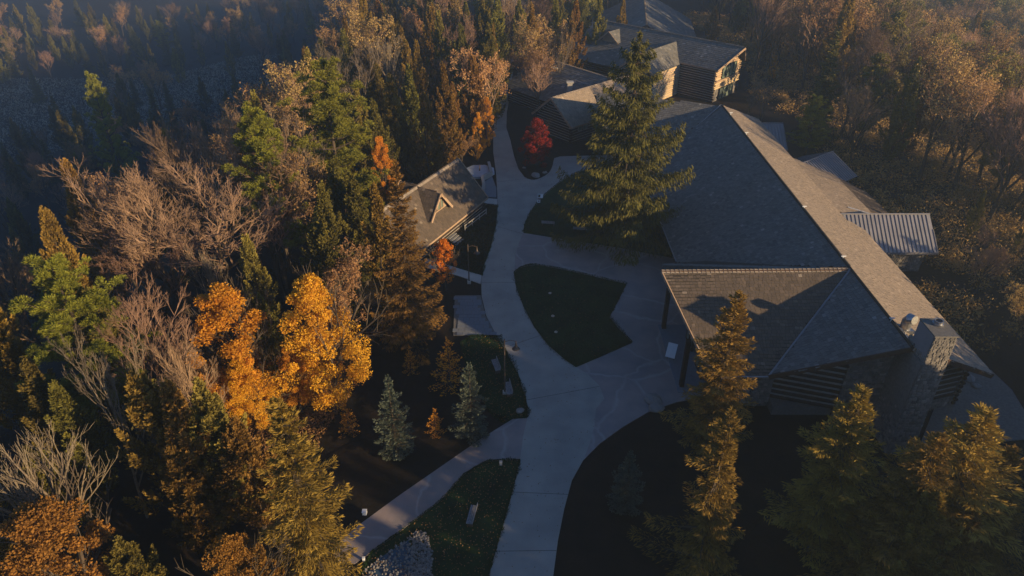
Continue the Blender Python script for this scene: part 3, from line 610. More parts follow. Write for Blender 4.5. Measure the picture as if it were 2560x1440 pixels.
bench(1370, 565, R(-8), 'left one of two low benches on the upper lawn'); bench(1449, 580, R(-8), 'right one of two low benches on the upper lawn')
# signs
def sign(px, py, w_, h_, ht, rot, tilt, label, name='sign', mt='white'):
    x, y, _ = at(px, py, ht); S = thing(name, (x,y,.06), label, 'sign'); d = Vector((math.cos(rot), math.sin(rot), 0)); n = Vector((d.y, -d.x, 0)); t = Matrix.Rotation(-tilt, 3, d) @ Vector((0,0,1))
    m = MB(); m.box((x,y,ht), d*w_/2, d.cross(t)*.03, t*h_/2); m.build('board', M[mt], S)
    for e_ in (-1, 1): m = MB(); q = Vector((x,y,0))+d*e_*w_*.32; m.tube([q+Vector((0,0,.06)), q+Vector((0,0,ht-.02))], [.04,.04], 6); m.build('post', M['iron'], S)
    return S, d, t, Vector((x,y,ht))
sign(1679, 876, .95, 1.5, 1.2, R(-25), R(38), 'large tilted white board standing by the lodge entrance')
S, d, t, c = sign(1351, 490, .75, .6, .9, R(-5), R(40), 'small white and dark information panel at the lawn edge')
n_ = d.cross(t); m = MB(); m.box(c+n_*.04-d*.16, d*.15, n_*.012, t*.2); m.build('picture', M['iron'], S)
S, d, t, c = sign(1347, 503, .42, .42, .6, R(-5), R(40), 'smaller square white panel below the information panel')
n_ = d.cross(t); m = MB(); m.box(c+n_*.04, d*.1, n_*.012, t*.1); m.build('picture', M['iron'], S)
for px, py, lb in ((911,1279,'small white marker box in the dark lawn above the diagonal walk'), (909,1396,'tiny white marker below the diagonal walk'), (1252,1156,'short pale post at the top of the lawn wedge')):
    x, y, _ = at(px, py, .3); m = MB(); k = .16 if px == 911 else .08 if px == 909 else .11
    m.abox(x-k,x+k,y-k,y+k,.0,.35); m.abox(x-k*1.15,x+k*1.15,y-k*1.15,y+k*1.15,.35,.4); tag(m.build('marker_post', M['white'] if px < 1000 else M['pale']), lb, 'marker')
for i, (px, py) in enumerate(((1375,733),(1382,790),(1390,830))):
    x, y, _ = at(px, py, .12); m = MB(); m.tube([(x,y,.1),(x,y,.16),(x,y,.19)], [.2,.19,.1], 12)
    tag(m.build('valve_cover', M['pale']), ['farthest','middle','nearest'][i]+' of the three pale discs on the lawn island', 'valve cover', 'discs on the lawn island')
def rock_mesh(seed, mt):
    r = np.random.default_rng(seed); m = MB(); n = 9; vs = []
    for i, ph in enumerate((.15, .9, 1.5, 2.1, 3.0)):
        for k in range(n): th = 2*math.pi*k/n; q = r.uniform(.8, 1.12); vs.append((math.sin(ph)*math.cos(th)*q, math.sin(ph)*math.sin(th)*q*.8, math.cos(ph)*q*.6+.1))
    m.add(vs, [(i*n+k, i*n+(k+1) % n, (i+1)*n+(k+1) % n, (i+1)*n+k) for i in range(4) for k in range(n)]+[tuple(range(n))[::-1], tuple(range(4*n, 5*n))], r.uniform(.3, .8))
    return m.mesh('boulder', M[mt])
RK = [rock_mesh(i, 'rock') for i in range(4)]
for i, (px, py, s, lb, g) in enumerate(((1712,655,1.0,'large rounded boulder in the entrance nook of the lodge',None),(1632,1000,1.0,'dark blue grey boulder at the plaza corner, upper of the pair',None),(1640,1022,.8,'dark blue grey boulder at the plaza corner, lower of the pair',None),(1340,440,.9,'flat pale boulder at the foot of the red tree bed',None),(1362,432,.45,'small boulder on the bed edge right of the flat one',None),(1310,420,.35,'small boulder on the left edge of the red tree bed',None),(1300,1028,.45,'dark flat rock beside the path at the start of the diagonal walk',None),(1183,369,.5,'small white rock in the trees left of the upper path',None),(2425,948,.6,'boulder on the terrace under the right eave',None),(2440,965,.5,'smaller boulder on the terrace near the right eave',None))):
    o = link('boulder', RK[i % 4]); o.location = at(px, py, .12); o.scale = (s, s, s*.8); o.rotation_euler = (0,0,i*1.7); tag(o, lb, 'boulder')
# rubble bed and dark pond lower left of the path
m = MB()
rub = [at(x,y,0) for x,y in [(1050,1328),(1068,1335),(1080,1380),(1082,1440),(1085,1520),(900,1520),(905,1430),(950,1392),(990,1365),(1030,1335)]]
xa, xb, ya, yb = min(p[0] for p in rub), max(p[0] for p in rub), min(p[1] for p in rub), max(p[1] for p in rub)
for _ in range(3400):
    x, y = random.uniform(xa, xb), random.uniform(ya, yb)
    if not inside((x, y), rub): continue
    edge = x > at(1025,1400)[0]
    if not edge and random.random() < .75: continue
    r = random.uniform(.05, .13); a0 = random.random()*6
    vs = [(x+r*math.cos(a0+k*1.257)*random.uniform(.7,1.2), y+r*math.sin(a0+k*1.257)*random.uniform(.7,1.2), .04) for k in range(5)]
    m.add(vs+[(v[0]*.5+x*.5, v[1]*.5+y*.5, .05+r*random.uniform(.7,1.2)) for v in vs], [(k,(k+1)%5,5+(k+1)%5,5+k) for k in range(5)]+[(5,6,7,8,9)], random.random())
tag(m.build('rubble', M['rock']), 'bed of broken pale rubble at the bottom edge', 'rubble', kind='stuff')
slab('pond', [(940,1400),(985,1372),(1020,1350),(1035,1400),(1030,1460),(930,1500),(910,1450)], .045, M['water'], .04, 'dark still water beside the rubble bed')

# ------------------------------------------------------------ tree prototypes (each: trunk mesh, crown mesh)
def trunk_mesh(h, r, mt, lean=0, pts=7, br=None, n=7):
    m = MB(); P = []; x = y = 0
    for i in range(pts):
        t = i/(pts-1); P.append((x, y, t*h)); x += random.uniform(-.12, .12)+lean; y += random.uniform(-.12, .12)
    m.tube(P, [r*(1-.9*i/(pts-1))+(.25*r if i == 0 else 0) for i in range(pts)], n, cap=False)
    if br: br(m)
    return m.mesh('trunk', mt)
def conifer(h, rb, mt, nwh=34, nb=9, droop=.35, hang=.6, dens=15, z0=.12, pw=.85, ll=(.45, .9), lw=(.12, .26), irregular=.2, bark='bark'):
    C, A, B, tn = [], [], [], []; tm = MB()
    for wi in range(nwh):
        t = wi/(nwh-1); z = h*(z0+(.985-z0)*t**.92); rr = rb*(1-t)**pw*random.uniform(1-irregular, 1+irregular*.6)+.18
        k = max(4, int(nb*(1-.45*t))); ph = random.random()*6.28
        for b in range(k):
            th = ph+6.28*b/k+random.uniform(-.3, .3); r = rr*random.uniform(1-irregular*1.6, 1.1); d = np.array([math.cos(th), math.sin(th), 0]); sd = np.array([-d[1], d[0], 0])
            zb = z+random.uniform(-.25, .25); dr = droop*random.uniform(.6, 1.4)
            n = max(6, int(dens*(.5+r)*(1.2-.3*t))); s = rng.uniform(.06, 1, n)**.75
            wid = .34*r*(1-s*.75)*np.minimum(1, s*4)+.12
            zc = zb+r*(-dr*s+dr*.85*s**3*.9)+(.35*t)*s*r
            lat = rng.uniform(-1, 1, n)*wid
            P = d*(s*r)[:, None]+sd*lat[:, None]; P[:, 2] = zc-abs(lat)*.25-rng.uniform(0, hang*.5, n)
            a = d*rng.uniform(.3, 1, n)[:, None]+sd*(np.sign(lat)*rng.uniform(.1, .9, n))[:, None]; a[:, 2] -= hang*rng.uniform(.3, 1.8, n); a[:, 2] += t*.9
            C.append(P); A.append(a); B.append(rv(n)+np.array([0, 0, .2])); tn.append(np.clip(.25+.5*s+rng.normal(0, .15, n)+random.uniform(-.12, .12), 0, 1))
            if r > 1.2: tm.tube([(0,0,zb), (d[0]*r*.5, d[1]*r*.5, zb-r*dr*.4), (d[0]*r*.85, d[1]*r*.85, zb-r*dr*.38)], [.06*r**.5,.03,.015], 3, cap=False)
    C = np.concatenate(C); n = len(C); V, F = leaves(C, np.concatenate(A), np.concatenate(B), rng.uniform(*ll, n), rng.uniform(*lw, n))
    cr = npmesh('crown', V, F, np.concatenate(tn), mt)
    tm.tube([(0,0,-.5),(0,0,h*.5),(0,0,h*.97)], [h*.016,h*.010,.02], 8, cap=False)
    return tm.mesh('trunk', M[bark]), cr
def cedar(h, r, mt, plumes=85, per=150, ll=(.22,.5), lw=(.10,.22), z0=.08, top=.75):
    C, A, tn = [], [], []
    for i in range(plumes):
        t = random.random()**.85; z = h*(z0+(.95-z0)*t); prof = r*min(1, (t+.12)*3)*(1-t**1.7*.93); th = random.random()*6.28; q = prof*random.uniform(.35, 1.0)
        c = np.array([q*math.cos(th), q*math.sin(th), z]); pl = random.uniform(.9, 2.0)*(1-.35*t); pr = random.uniform(.35, .75)*(1-.4*t)*(r/2.6)
        d = unit(np.array([c[0], c[1], 1.4*r*(.6+t)])); s = rng.uniform(0, 1, per); rad = pr*(1-s**1.6)+.05
        o = rv(per)*rad[:, None]*rng.uniform(.4, 1, per)[:, None]; P = c+d*(s*pl*1.4-.4*pl)[:, None]+o
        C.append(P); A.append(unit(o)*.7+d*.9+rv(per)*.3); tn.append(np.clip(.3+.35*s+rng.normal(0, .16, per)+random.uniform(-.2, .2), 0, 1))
    n = 450; z = rng.uniform(.05, 1, n); P = np.stack([rng.normal(0, .12, n), rng.normal(0, .12, n), h*z], 1); C.append(P); A.append(rv(n)+np.array([0,0,1])); tn.append(rng.uniform(.2,.6,n))
    C = np.concatenate(C); n = len(C); V, F = leaves(C, np.concatenate(A), rv(n), rng.uniform(*ll, n), rng.uniform(*lw, n))
    return trunk_mesh(h*.95, h*.013, M['bark']), npmesh('crown', V, F, np.concatenate(tn), mt)
def pine(h, r, mt, tiers=15, per=130):
    C, A, tn = [], [], []; tm = MB()
    for i in range(tiers):
        t = (i+.5)/tiers; z = h*(.25+.72*t); k = random.randint(3, 5) if t < .93 else 3; ph = random.random()*6.28
        for b in range(k):
            rr = (r*(1-t**2.2*.8))*random.uniform(.45, 1.12); th = ph+6.28*b/k+random.uniform(-.5, .5); d = np.array([math.cos(th), math.sin(th), 0]); up = random.uniform(.15, .45)+.5*t
            pend = d*rr+np.array([0, 0, z+rr*up]); tm.tube([(0,0,z), tuple(d*rr*.5+np.array([0,0,z+rr*up*.3])), tuple(pend)], [.09,.055,.03], 4, cap=False)
            for c_ in range(int(3+rr*3.0)):
                s = random.uniform(.35, 1.05); cc = d*rr*s+np.array([random.uniform(-.5,.5)*rr*.4*s, random.uniform(-.5,.5)*rr*.4*s, z+rr*up*s**1.5+random.uniform(-.1,.35)]); q = random.uniform(.32, .62)
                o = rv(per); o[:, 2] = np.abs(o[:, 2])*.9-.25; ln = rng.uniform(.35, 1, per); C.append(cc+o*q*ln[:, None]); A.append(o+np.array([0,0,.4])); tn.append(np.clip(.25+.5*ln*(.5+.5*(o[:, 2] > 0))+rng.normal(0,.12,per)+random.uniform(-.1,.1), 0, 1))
    C = np.concatenate(C); n = len(C); V, F = leaves(C, np.concatenate(A), rv(n), rng.uniform(.18,.34,n), rng.uniform(.035,.075,n))
    tm.tube([(0,0,-.5),(.1,0,h*.5),(0,.1,h*.97)], [h*.014,h*.009,.04], 8, cap=False)
    return tm.mesh('trunk', M['bark']), npmesh('crown', V, F, np.concatenate(tn), mt)
def skeleton(h, spread, levels=4, kids=(6,5,5,4), r0=None, fork=.3, up=.55, r_min=.016, curve=.35, start=0):
    """returns list of (points, radii, level); broad vase-shaped branching"""
    out = []; r0 = r0 or h*.017; tips = []
    def grow(p, d, ln, r, lv):
        n = 4 if lv < 3 else 3; pts = [p]; dd = d.copy()
        for i in range(n-1):
            dd = (dd+np.array([random.uniform(-1,1), random.uniform(-1,1), random.uniform(-.3,1)*up])*curve*.4); dd /= np.linalg.norm(dd); pts.append(pts[-1]+dd*ln/(n-1))
        r1 = max(r_min*.6, r*.45); out.append((pts, [r+(r1-r)*i/(n-1) for i in range(n)], lv)); tips.append((pts[-1], dd, lv))
        if lv >= levels: return
        k = kids[lv]
        for i in range(k):
            t = (.3 if lv else fork)+(1-(.3 if lv else fork))*(i+random.random()*.8)/k; t = min(.98, t); q = t*(n-1); j = min(n-2, int(q)); P = pts[j]+(pts[j+1]-pts[j])*(q-j)
            ax = np.cross(dd, rv(1)[0]); ax /= np.linalg.norm(ax)+1e-9; an = random.uniform(.45, 1.05)*(1.15-.35*t)*spread
            nd = dd*math.cos(an)+ax*math.sin(an)+np.array([0,0,up*.35]); nd /= np.linalg.norm(nd)
            grow(P, nd, ln*random.uniform(.42, .66)*(1.2-.45*t)*(1.25 if lv == 0 else 1), max(r_min, r*(.62-.2*t)), lv+1)
    grow(np.array([0,0,-.3*(1 if start == 0 else 0)]), np.array([0,0,1.]), h*.62, r0, 0)
    zt = max(p[0][2] for p in tips); k = h/zt
    return [([p*k for p in pts], rad, lv) for pts, rad, lv in out], [(p*k, d, lv) for p, d, lv in tips]
def bare(h, spread=1, levels=5, kids=(7,5,5,4,3), bark='bark', tw='twig', leaf=None, nleaf=0, **k):
    sk, tips = skeleton(h, spread, levels, kids, **k); tm, cm = MB(), MB()
    for pts, rad, lv in sk: (tm if lv < 2 else cm).tube(pts, rad, 6 if lv < 2 else 3, cap=False, tone=random.random())
    me = cm.mesh('crown', M[tw])
    if leaf:
        T_ = [t for t in tips if t[2] >= levels-1]; ix = rng.integers(0, len(T_), nleaf); C = np.array([T_[i][0] for i in ix])+rv(nleaf)*rng.uniform(0,.5,nleaf)[:, None]
        V, F = leaves(C, rv(nleaf), rv(nleaf), rng.uniform(.16,.30,nleaf), rng.uniform(.12,.22,nleaf)); lf = npmesh('leaves', V, F, np.clip(rng.normal(.5,.2,nleaf),0,1), M[leaf])
        return tm.mesh('trunk', M[bark]), me, lf
    return tm.mesh('trunk', M[bark]), me
def maple(h, r, leaf, n=15000, nb=46, z0=.28, size=(.16,.34)):
    sk, tips = skeleton(h, .9, 3, (7,5,4), up=.7); tm = MB()
    for pts, rad, lv in sk: tm.tube(pts, rad, 5 if lv < 2 else 3, cap=False)
    C, A, tn = [], [], []; per = n//nb
    for i in range(nb):
        t = random.random()**.8; z = h*(z0+(.93-z0)*t); prof = r*min(1, (t+.18)*2.6)*math.sqrt(max(.03, 1-t**1.9)); th = random.random()*6.28; q = prof*random.uniform(.25, .95)
        c = np.array([q*math.cos(th), q*math.sin(th), z]); o = rv(per); u = rng.uniform(.15, 1, per)**.5; br = random.uniform(.45, 1.0)*r/3.6*(1.15-.4*t)
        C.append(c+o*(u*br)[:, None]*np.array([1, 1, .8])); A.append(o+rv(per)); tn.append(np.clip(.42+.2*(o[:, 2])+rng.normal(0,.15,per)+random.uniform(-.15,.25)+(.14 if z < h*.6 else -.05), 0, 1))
    C = np.concatenate(C); m_ = len(C); V, F = leaves(C, np.concatenate(A), rv(m_), rng.uniform(*size, m_), rng.uniform(size[0]*.8, size[1]*.8, m_))
    return tm.mesh('trunk', M['bark']), npmesh('crown', V, F, np.concatenate(tn), M[leaf])

PR = dict(
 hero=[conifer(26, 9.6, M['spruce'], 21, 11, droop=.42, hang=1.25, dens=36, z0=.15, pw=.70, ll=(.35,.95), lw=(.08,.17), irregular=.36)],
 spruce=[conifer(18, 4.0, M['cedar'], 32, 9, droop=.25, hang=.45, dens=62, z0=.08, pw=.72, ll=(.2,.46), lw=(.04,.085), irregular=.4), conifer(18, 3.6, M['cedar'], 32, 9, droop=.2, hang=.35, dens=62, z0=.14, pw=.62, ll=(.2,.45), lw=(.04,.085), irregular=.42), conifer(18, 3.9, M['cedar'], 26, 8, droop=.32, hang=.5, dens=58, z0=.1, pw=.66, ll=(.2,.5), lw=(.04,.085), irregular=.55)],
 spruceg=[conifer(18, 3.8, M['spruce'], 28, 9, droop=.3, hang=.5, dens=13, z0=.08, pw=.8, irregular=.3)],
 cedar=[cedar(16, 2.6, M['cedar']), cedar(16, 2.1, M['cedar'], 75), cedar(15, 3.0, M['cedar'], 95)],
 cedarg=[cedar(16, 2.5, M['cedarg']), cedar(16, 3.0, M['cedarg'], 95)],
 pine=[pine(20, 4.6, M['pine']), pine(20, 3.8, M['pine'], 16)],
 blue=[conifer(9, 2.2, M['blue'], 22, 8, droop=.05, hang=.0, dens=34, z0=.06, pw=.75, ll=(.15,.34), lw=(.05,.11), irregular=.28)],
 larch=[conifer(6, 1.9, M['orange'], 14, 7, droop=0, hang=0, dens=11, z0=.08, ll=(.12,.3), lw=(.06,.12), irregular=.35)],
 bare=[bare(18, .8, kids=(9,5,5,5,3), r_min=.012, up=.75), bare(18, .85, kids=(10,6,5,5,3), r_min=.012, up=.8), bare(18, .85, kids=(8,5,5,4,3), r_min=.012)],
 birch=[bare(16, .55, 5, (8,5,4,3,3), bark='palebark', tw='palebark', r0=.15, fork=.35, up=.8, r_min=.011), bare(16, .7, 5, (7,5,4,3,3), bark='palebark', tw='palebark', r0=.16, fork=.3, up=.7, r_min=.011)],
 snag=[bare(18, .55, 4, (7,4,4,3), bark='palebark', tw='palebark', r0=.24, fork=.42, up=.7, r_min=.016)],
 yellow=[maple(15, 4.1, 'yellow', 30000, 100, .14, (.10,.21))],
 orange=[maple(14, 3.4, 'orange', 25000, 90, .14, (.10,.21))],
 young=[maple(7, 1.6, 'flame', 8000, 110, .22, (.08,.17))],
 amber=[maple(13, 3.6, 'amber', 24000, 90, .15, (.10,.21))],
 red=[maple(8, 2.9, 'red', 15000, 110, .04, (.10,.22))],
 tan=[bare(15, .95, 4, (7,5,5,4), leaf='tan', nleaf=5200), bare(15, .8, 4, (7,5,5,4), leaf='tan', nleaf=3600)],
 olive=[maple(15, 3.4, 'olive', 8500, 50, .25, (.18,.36)), bare(15, .8, 4, (7,5,5,4), leaf='olive', nleaf=5500)],
)
HT = dict(hero=26, spruce=18, spruceg=18, cedar=16, cedarg=16, pine=20, blue=9, larch=6, bare=18, birch=16, snag=18, yellow=15, orange=14, young=7, red=8, amber=13, tan=15, olive=15)
NM = dict(hero='spruce_tree', spruce='spruce_tree', spruceg='spruce_tree', cedar='cedar_tree', cedarg='conifer_tree', pine='pine_tree', blue='blue_spruce', larch='larch_sapling', bare='bare_tree', birch='birch_tree', snag='dead_tree', yellow='maple_tree', orange='maple_tree', young='maple_sapling', red='red_tree', amber='leafy_tree', tan='thinning_tree', olive='leafy_tree')
CT = dict(blue='spruce', larch='larch', young='maple', yellow='maple', orange='maple')
placed = []
def tree(kind, x, y, h, label, group=None, v=None, wid=1.0, lean=(0, 0)):
    ps = PR[kind]; p = ps[(v if v is not None else random.randrange(len(ps))) % len(ps)]; s = h/HT[kind]
    cat = 'tree'
    o = thing(NM[kind], (x, y, T(x, y)-.05), label, cat, group, 0, (s*wid, s*wid, s)); o.rotation_euler = (lean[0], lean[1], random.uniform(0, 6.28))
    for nme, me in zip(('trunk', 'crown', 'leaves'), p):
        c = bpy.data.objects.new(nme, me); COL.objects.link(c); c.parent = o
    placed.append((x, y)); return o
fill = []
def tp(kind, px, py, h, label, group=None, v=None, wid=1.0, lean=(0, 0), fl=None):
    x, y, _ = tree_at(px, py, h); o = tree(kind, x, y, h, label, group, v, wid, lean)
    if fl: fill.append((o, fl[0], x, y, fl[1]))
    return o
# ---- trees the photograph singles out (pixel of the top, height)
tree('hero', *at(1550, 612, 0)[:2], 27, 'very tall green spruce with drooping boughs in front of the long roof', None, 0, .86)
tp('spruce', 985, 388, 21, 'tall bronzed spruce standing just left of the cottage', v=0, wid=.78)
tp('spruce', 1852, 725, 17.5, 'bronzed spruce rising in front of the brown shingled wing', v=1, wid=1.1)
tp('spruce', 1832, 1018, 16.5, 'golden spruce with a visible pale trunk below the wing spruce', v=2, wid=1.1)
tp('spruce', 2165, 965, 16, 'narrow bronzed spruce in front of the stone end wall', v=1, wid=1.3)
tp('spruce', 2360, 1075, 15, 'broad golden spruce at lower right, left of its pair', v=0, wid=1.5)
tp('spruce', 2478, 1020, 16, 'broad golden spruce at lower right, right of its pair', v=1, wid=1.7)
tp('cedar', 2270, 1190, 11, 'short golden conifer in the bottom right corner group, nearest the chimney foot', v=2, wid=1.4)
tp('cedar', 2440, 1270, 10, 'dark bronzed conifer at the bottom right edge', v=0, wid=1.5)
tp('blue', 1578, 1128, 6.5, 'small blue spruce right of the main path in black shade')
tp('blue', 968, 940, 9, 'blue spruce with a sunlit tip in the dark clearing, left of its pair', wid=.85)
tp('blue', 1172, 908, 8.5, 'grey blue spruce near the benches, right of its pair', wid=.95)
tp('larch', 1118, 845, 6, 'small orange larch sapling above the grey blue spruce'); tp('larch', 1022, 862, 3.4, 'tiny orange sapling left of the orange larch', wid=.8)
tp('larch', 860, 1005, 3.6, 'tiny orange sapling at the edge of the dark clearing by the spruce', wid=.9); tp('larch', 1085, 1020, 3, 'dim tiny sapling between the two blue spruces')
tp('spruce', 690, 985, 19.5, 'tall ragged golden spruce with a bare lower trunk at the bottom left', v=1, wid=.95)
tp('yellow', 765, 672, 15.5, 'brilliant yellow maple right of the orange maple', v=0, wid=.98)
tp('orange', 545, 700, 14.5, 'bright orange yellow maple left of the yellow maple', wid=1.25)
tree('yellow', *tree_at(600, 905, 8)[:2], 9, 'low yellow maple crown below the two bright maples', wid=1.0)
tree('orange', *tree_at(720, 880, 7)[:2], 8, 'dull orange maple in the shade below the yellow maple', wid=1.0)
tp('young', 1107, 590, 7.2, 'small glowing orange maple by the pale side path')
tree('red', *at(1340, 415, 0)[:2], 8.2, 'red leaved tree in the round bed beside the upper path')
tp('pine', 118, 640, 19, 'vivid yellow green pine at the left edge', v=0)
tp('pine', 805, 148, 24, 'tall vivid green pine among bare crowns left of centre', v=0)
tp('pine', 622, 262, 22, 'vivid green pine rising behind the great bare crown', v=1)
tree('pine', -89, 148, 31, 'lone pine with a sunlit top in the blue shaded valley', None, 1, .65)
tp('bare', 545, 275, 21, 'great pinkish bare crown, tallest of the bare trees left of centre', v=1, wid=1.15)
tp('bare', 398, 288, 19, 'bare crown behind and left of the great bare tree', v=0, wid=.9)
tp('bare', 345, 372, 19.5, 'wide bare crown at the left flank of the great bare tree', v=1, wid=1.25)
tp('bare', 470, 395, 18, 'dense bare crown in front of the great bare tree', v=2, wid=1.3)
tp('bare', 655, 470, 14, 'tangled bare tree with pale limbs right of the great bare crown', v=0, wid=1.1)
tp('bare', 300, 560, 14, 'low spreading dark bare tree above the left clearing', v=1, wid=1.2)
tp('tan', 660, 350, 17, 'bare tree with a few orange leaves left of the dead tree')
tp('snag', 737, 268, 20, 'tall pale dead tree with a forked top')
tp('birch', 170, 832, 18, 'pale forked bare tree in front of the yellow green pine', v=1, wid=.65)
tp('snag', 20, 985, 17, 'leaning pale bare trunk at the left edge, upper of two', v=0, wid=.9)
tp('snag', -30, 1080, 16, 'leaning pale bare trunk at the left edge, lower of two', v=1, wid=.9)
tp('cedarg', 60, 900, 13, 'olive conifer at the left edge below the vivid pine', v=0, wid=1.3); tp('cedarg', 60, 1120, 10, 'dim olive conifer at the left edge among pale trunks', v=1, wid=1.3)
tp('bare', 292, 728, 17, 'tan bare crown right of the yellow green pine', v=2, wid=.8)
tp('birch', 487, 618, 13, 'small whitish bare tree above the orange maple', v=0, wid=.8)
tp('birch', 622, 712, 12, 'slender bare tree between the orange and yellow maples', v=1, wid=.7)
tp('bare', 425, 850, 13, 'small reddish bare tree left of the orange maple', v=0, wid=.8)
tp('cedarg', 612, 590, 14, 'olive conifer below the tangled pale limbs', v=0)
tp('cedarg', 648, 735, 11, 'olive shrubby conifer behind the maples', v=1)
tp('cedarg', 205, 720, 15, 'olive green conifer behind the yellow green pine', v=1, wid=1.4)
tp('cedarg', 130, 960, 12, 'dim green conifer under the pale forked tree', v=0, wid=1.3)
tp('cedar', 325, 905, 16, 'golden brown conifer at lower left, leftmost of its row', v=2, wid=1.1)
tp('cedar', 412, 955, 15, 'golden brown conifer at lower left, middle of its row', v=0, wid=1.2)
tp('cedarg', 490, 950, 14, 'olive gold conifer left of the low yellow maple', v=1, wid=1.2)
tp('cedar', 575, 1030, 12, 'dull golden conifer behind the ragged spruce', v=2, wid=1.2)
tp('cedar', 425, 1120, 11, 'dark bronzed conifer above the black hollow at lower left', v=1, wid=1.4)
tp('amber', 62, 1258, 13, 'orange brown leafy tree in the bottom left corner', wid=1.15)
tp('cedarg', 290, 1345, 9, 'dim olive conifer at the bottom, right of the corner tree', wid=1.4)
tp('amber', 556, 1330, 11.5, 'orange leafy top at the bottom edge left of the bare trunk', wid=.8)
tp('cedar', 640, 1365, 10, 'bronzed conifer at the bottom edge beside the bare spruce trunk', wid=1.2)
tp('tan', 715, 160, 18, 'dull red brown bare tree behind the tall vivid pine'); tp('tan', 690, 225, 17, 'purplish half bare tree left of the tall vivid pine')
tp('birch', 815, 88, 17, 'pale bare crown behind the tall vivid pine, leftmost of a row', v=0); tp('birch', 905, 95, 17, 'pale bare crown, second in the row behind the vivid pine', v=1, wid=1.2)
tp('birch', 972, 70, 18, 'pale bare crown, rightmost in the row behind the vivid pine', v=0)
tp('cedarg', 835, 395, 15, 'broad olive conifer below the tall vivid pine', v=1, wid=1.4); tp('tan', 800, 400, 14, 'brown bare tree in front of the broad olive conifer')
tp('cedarg', 880, 440, 14, 'olive conifer between the dead tree and the bronzed spruce', v=0, wid=1.2); tp('cedarg', 790, 520, 13, 'dark olive conifer above the yellow maple', v=1, wid=1.2)
for i, (px, py, h, k, v, wd) in enumerate(((1040,100,16,'cedar',0,.9),(1095,30,18,'cedarg',0,1),(1075,-5,18,'cedar',2,1),(1160,30,17,'bare',0,.8),(1150,60,18,'cedarg',1,.9),(1232,62,17,'cedar',1,.8),(1220,110,17,'tan',0,.9),(1180,120,17,'cedar',2,.9),(1108,160,17,'cedar',1,1),(1020,165,17,'cedarg',0,1),(975,185,17,'cedar',0,1.1),(940,160,17,'cedarg',1,1),(1060,215,16,'cedar',2,1),(1130,205,13,'cedar',0,1),(1190,200,12,'cedar',1,1.1),(1010,290,11,'cedar',2,1),(1075,290,8.5,'cedarg',0,1.2),(1135,285,8.3,'cedar',1,1.3),(930,250,16,'cedarg',1,1.1),(890,220,16,'cedarg',0,1),(1215,235,10,'orange',0,.6),(1045,345,6,'cedar',0,1.4),(945,330,13,'orange',0,.6),(1195,275,8,'orange',0,.7),(1095,345,5.5,'cedarg',1,1.3),(1190,330,5,'cedar',1,1.5),(1150,340,5,'tan',0,1.3))):
    tp(k, px, py, h, {'cedar':'bronzed conifer in the dense stand left of the upper path','cedarg':'olive conifer in the dense stand left of the upper path','bare':'grey brown bare tree at the top of the stand left of the upper path','tan':'half bare russet tree at the edge of the upper path','orange':'small orange leafed tree tucked into the stand left of the upper path'}[k], 'trees in the stand left of the upper path', v, wd, fl=(k, h))
# right side and beyond
tp('pine', 2048, 238, 11.5, 'yellow green pine behind the skewed metal roof', v=0, wid=1.1)
tp('orange', 1942, 135, 6, 'orange treetop right of the glazed log gable', wid=.7)
tp('olive', 2232, 45, 19, 'tall yellowish leafy crown at upper right', v=0, wid=1.2)
tp('tan', 2335, 90, 17, 'orange tan crown right of the yellowish crown'); tp('orange', 2395, 128, 14, 'faint orange treetop in the upper right haze', wid=.8)
tp('spruceg', 2098, 75, 19, 'dark conifer among the bare trees at upper right', wid=.9); tp('cedar', 1790, 8, 10, 'golden conifer beside the hazy hall roof', v=2, wid=1.1)
tp('bare', 2190, 190, 14.5, 'tall vase shaped bare tree at upper right', v=1); tp('bare', 2020, 40, 13.5, 'reddish tall bare tree behind the glazed gable', v=0); tp('bare', 1975, 20, 13, 'reddish tall bare tree nearest the hazy hall', v=2)
tp('birch', 1925, 190, 10, 'white stemmed birch behind the far end of the long roof, right of two', v=0, wid=.8); tp('birch', 1890, 178, 10, 'white stemmed birch behind the far end of the long roof, left of two', v=1, wid=.7)
tp('birch', 1375, 62, 15, 'white birch in front of the russet trees, left of two', v=0, wid=.7); tp('birch', 1412, 58, 15, 'white birch in front of the russet trees, right of two', v=1, wid=.7)
tp('bare', 1352, 140, 12, 'grey multi stemmed bare tree beside the hall roof', v=2, wid=.8)
for i, (px, py, h, k) in enumerate(((1330,10,18,'cedar'),(1390,-10,18,'cedarg'),(1440,0,18,'cedar'),(1330,55,15,'tan'),(1380,30,16,'tan'),(1430,30,16,'cedar'),(1340,100,13,'tan'),(1500,-8,16,'cedarg'),(1560,0,14,'cedar'),(1850,-8,10,'cedarg'),(1900,-10,10,'cedarg'),(1925,40,9,'cedarg'))):
    tp(k, px, py, h, {'cedar':'bronzed conifer','cedarg':'green conifer','tan':'russet half bare tree'}[k]+' standing around the far halls', 'trees around the far halls', fl=(k, h))
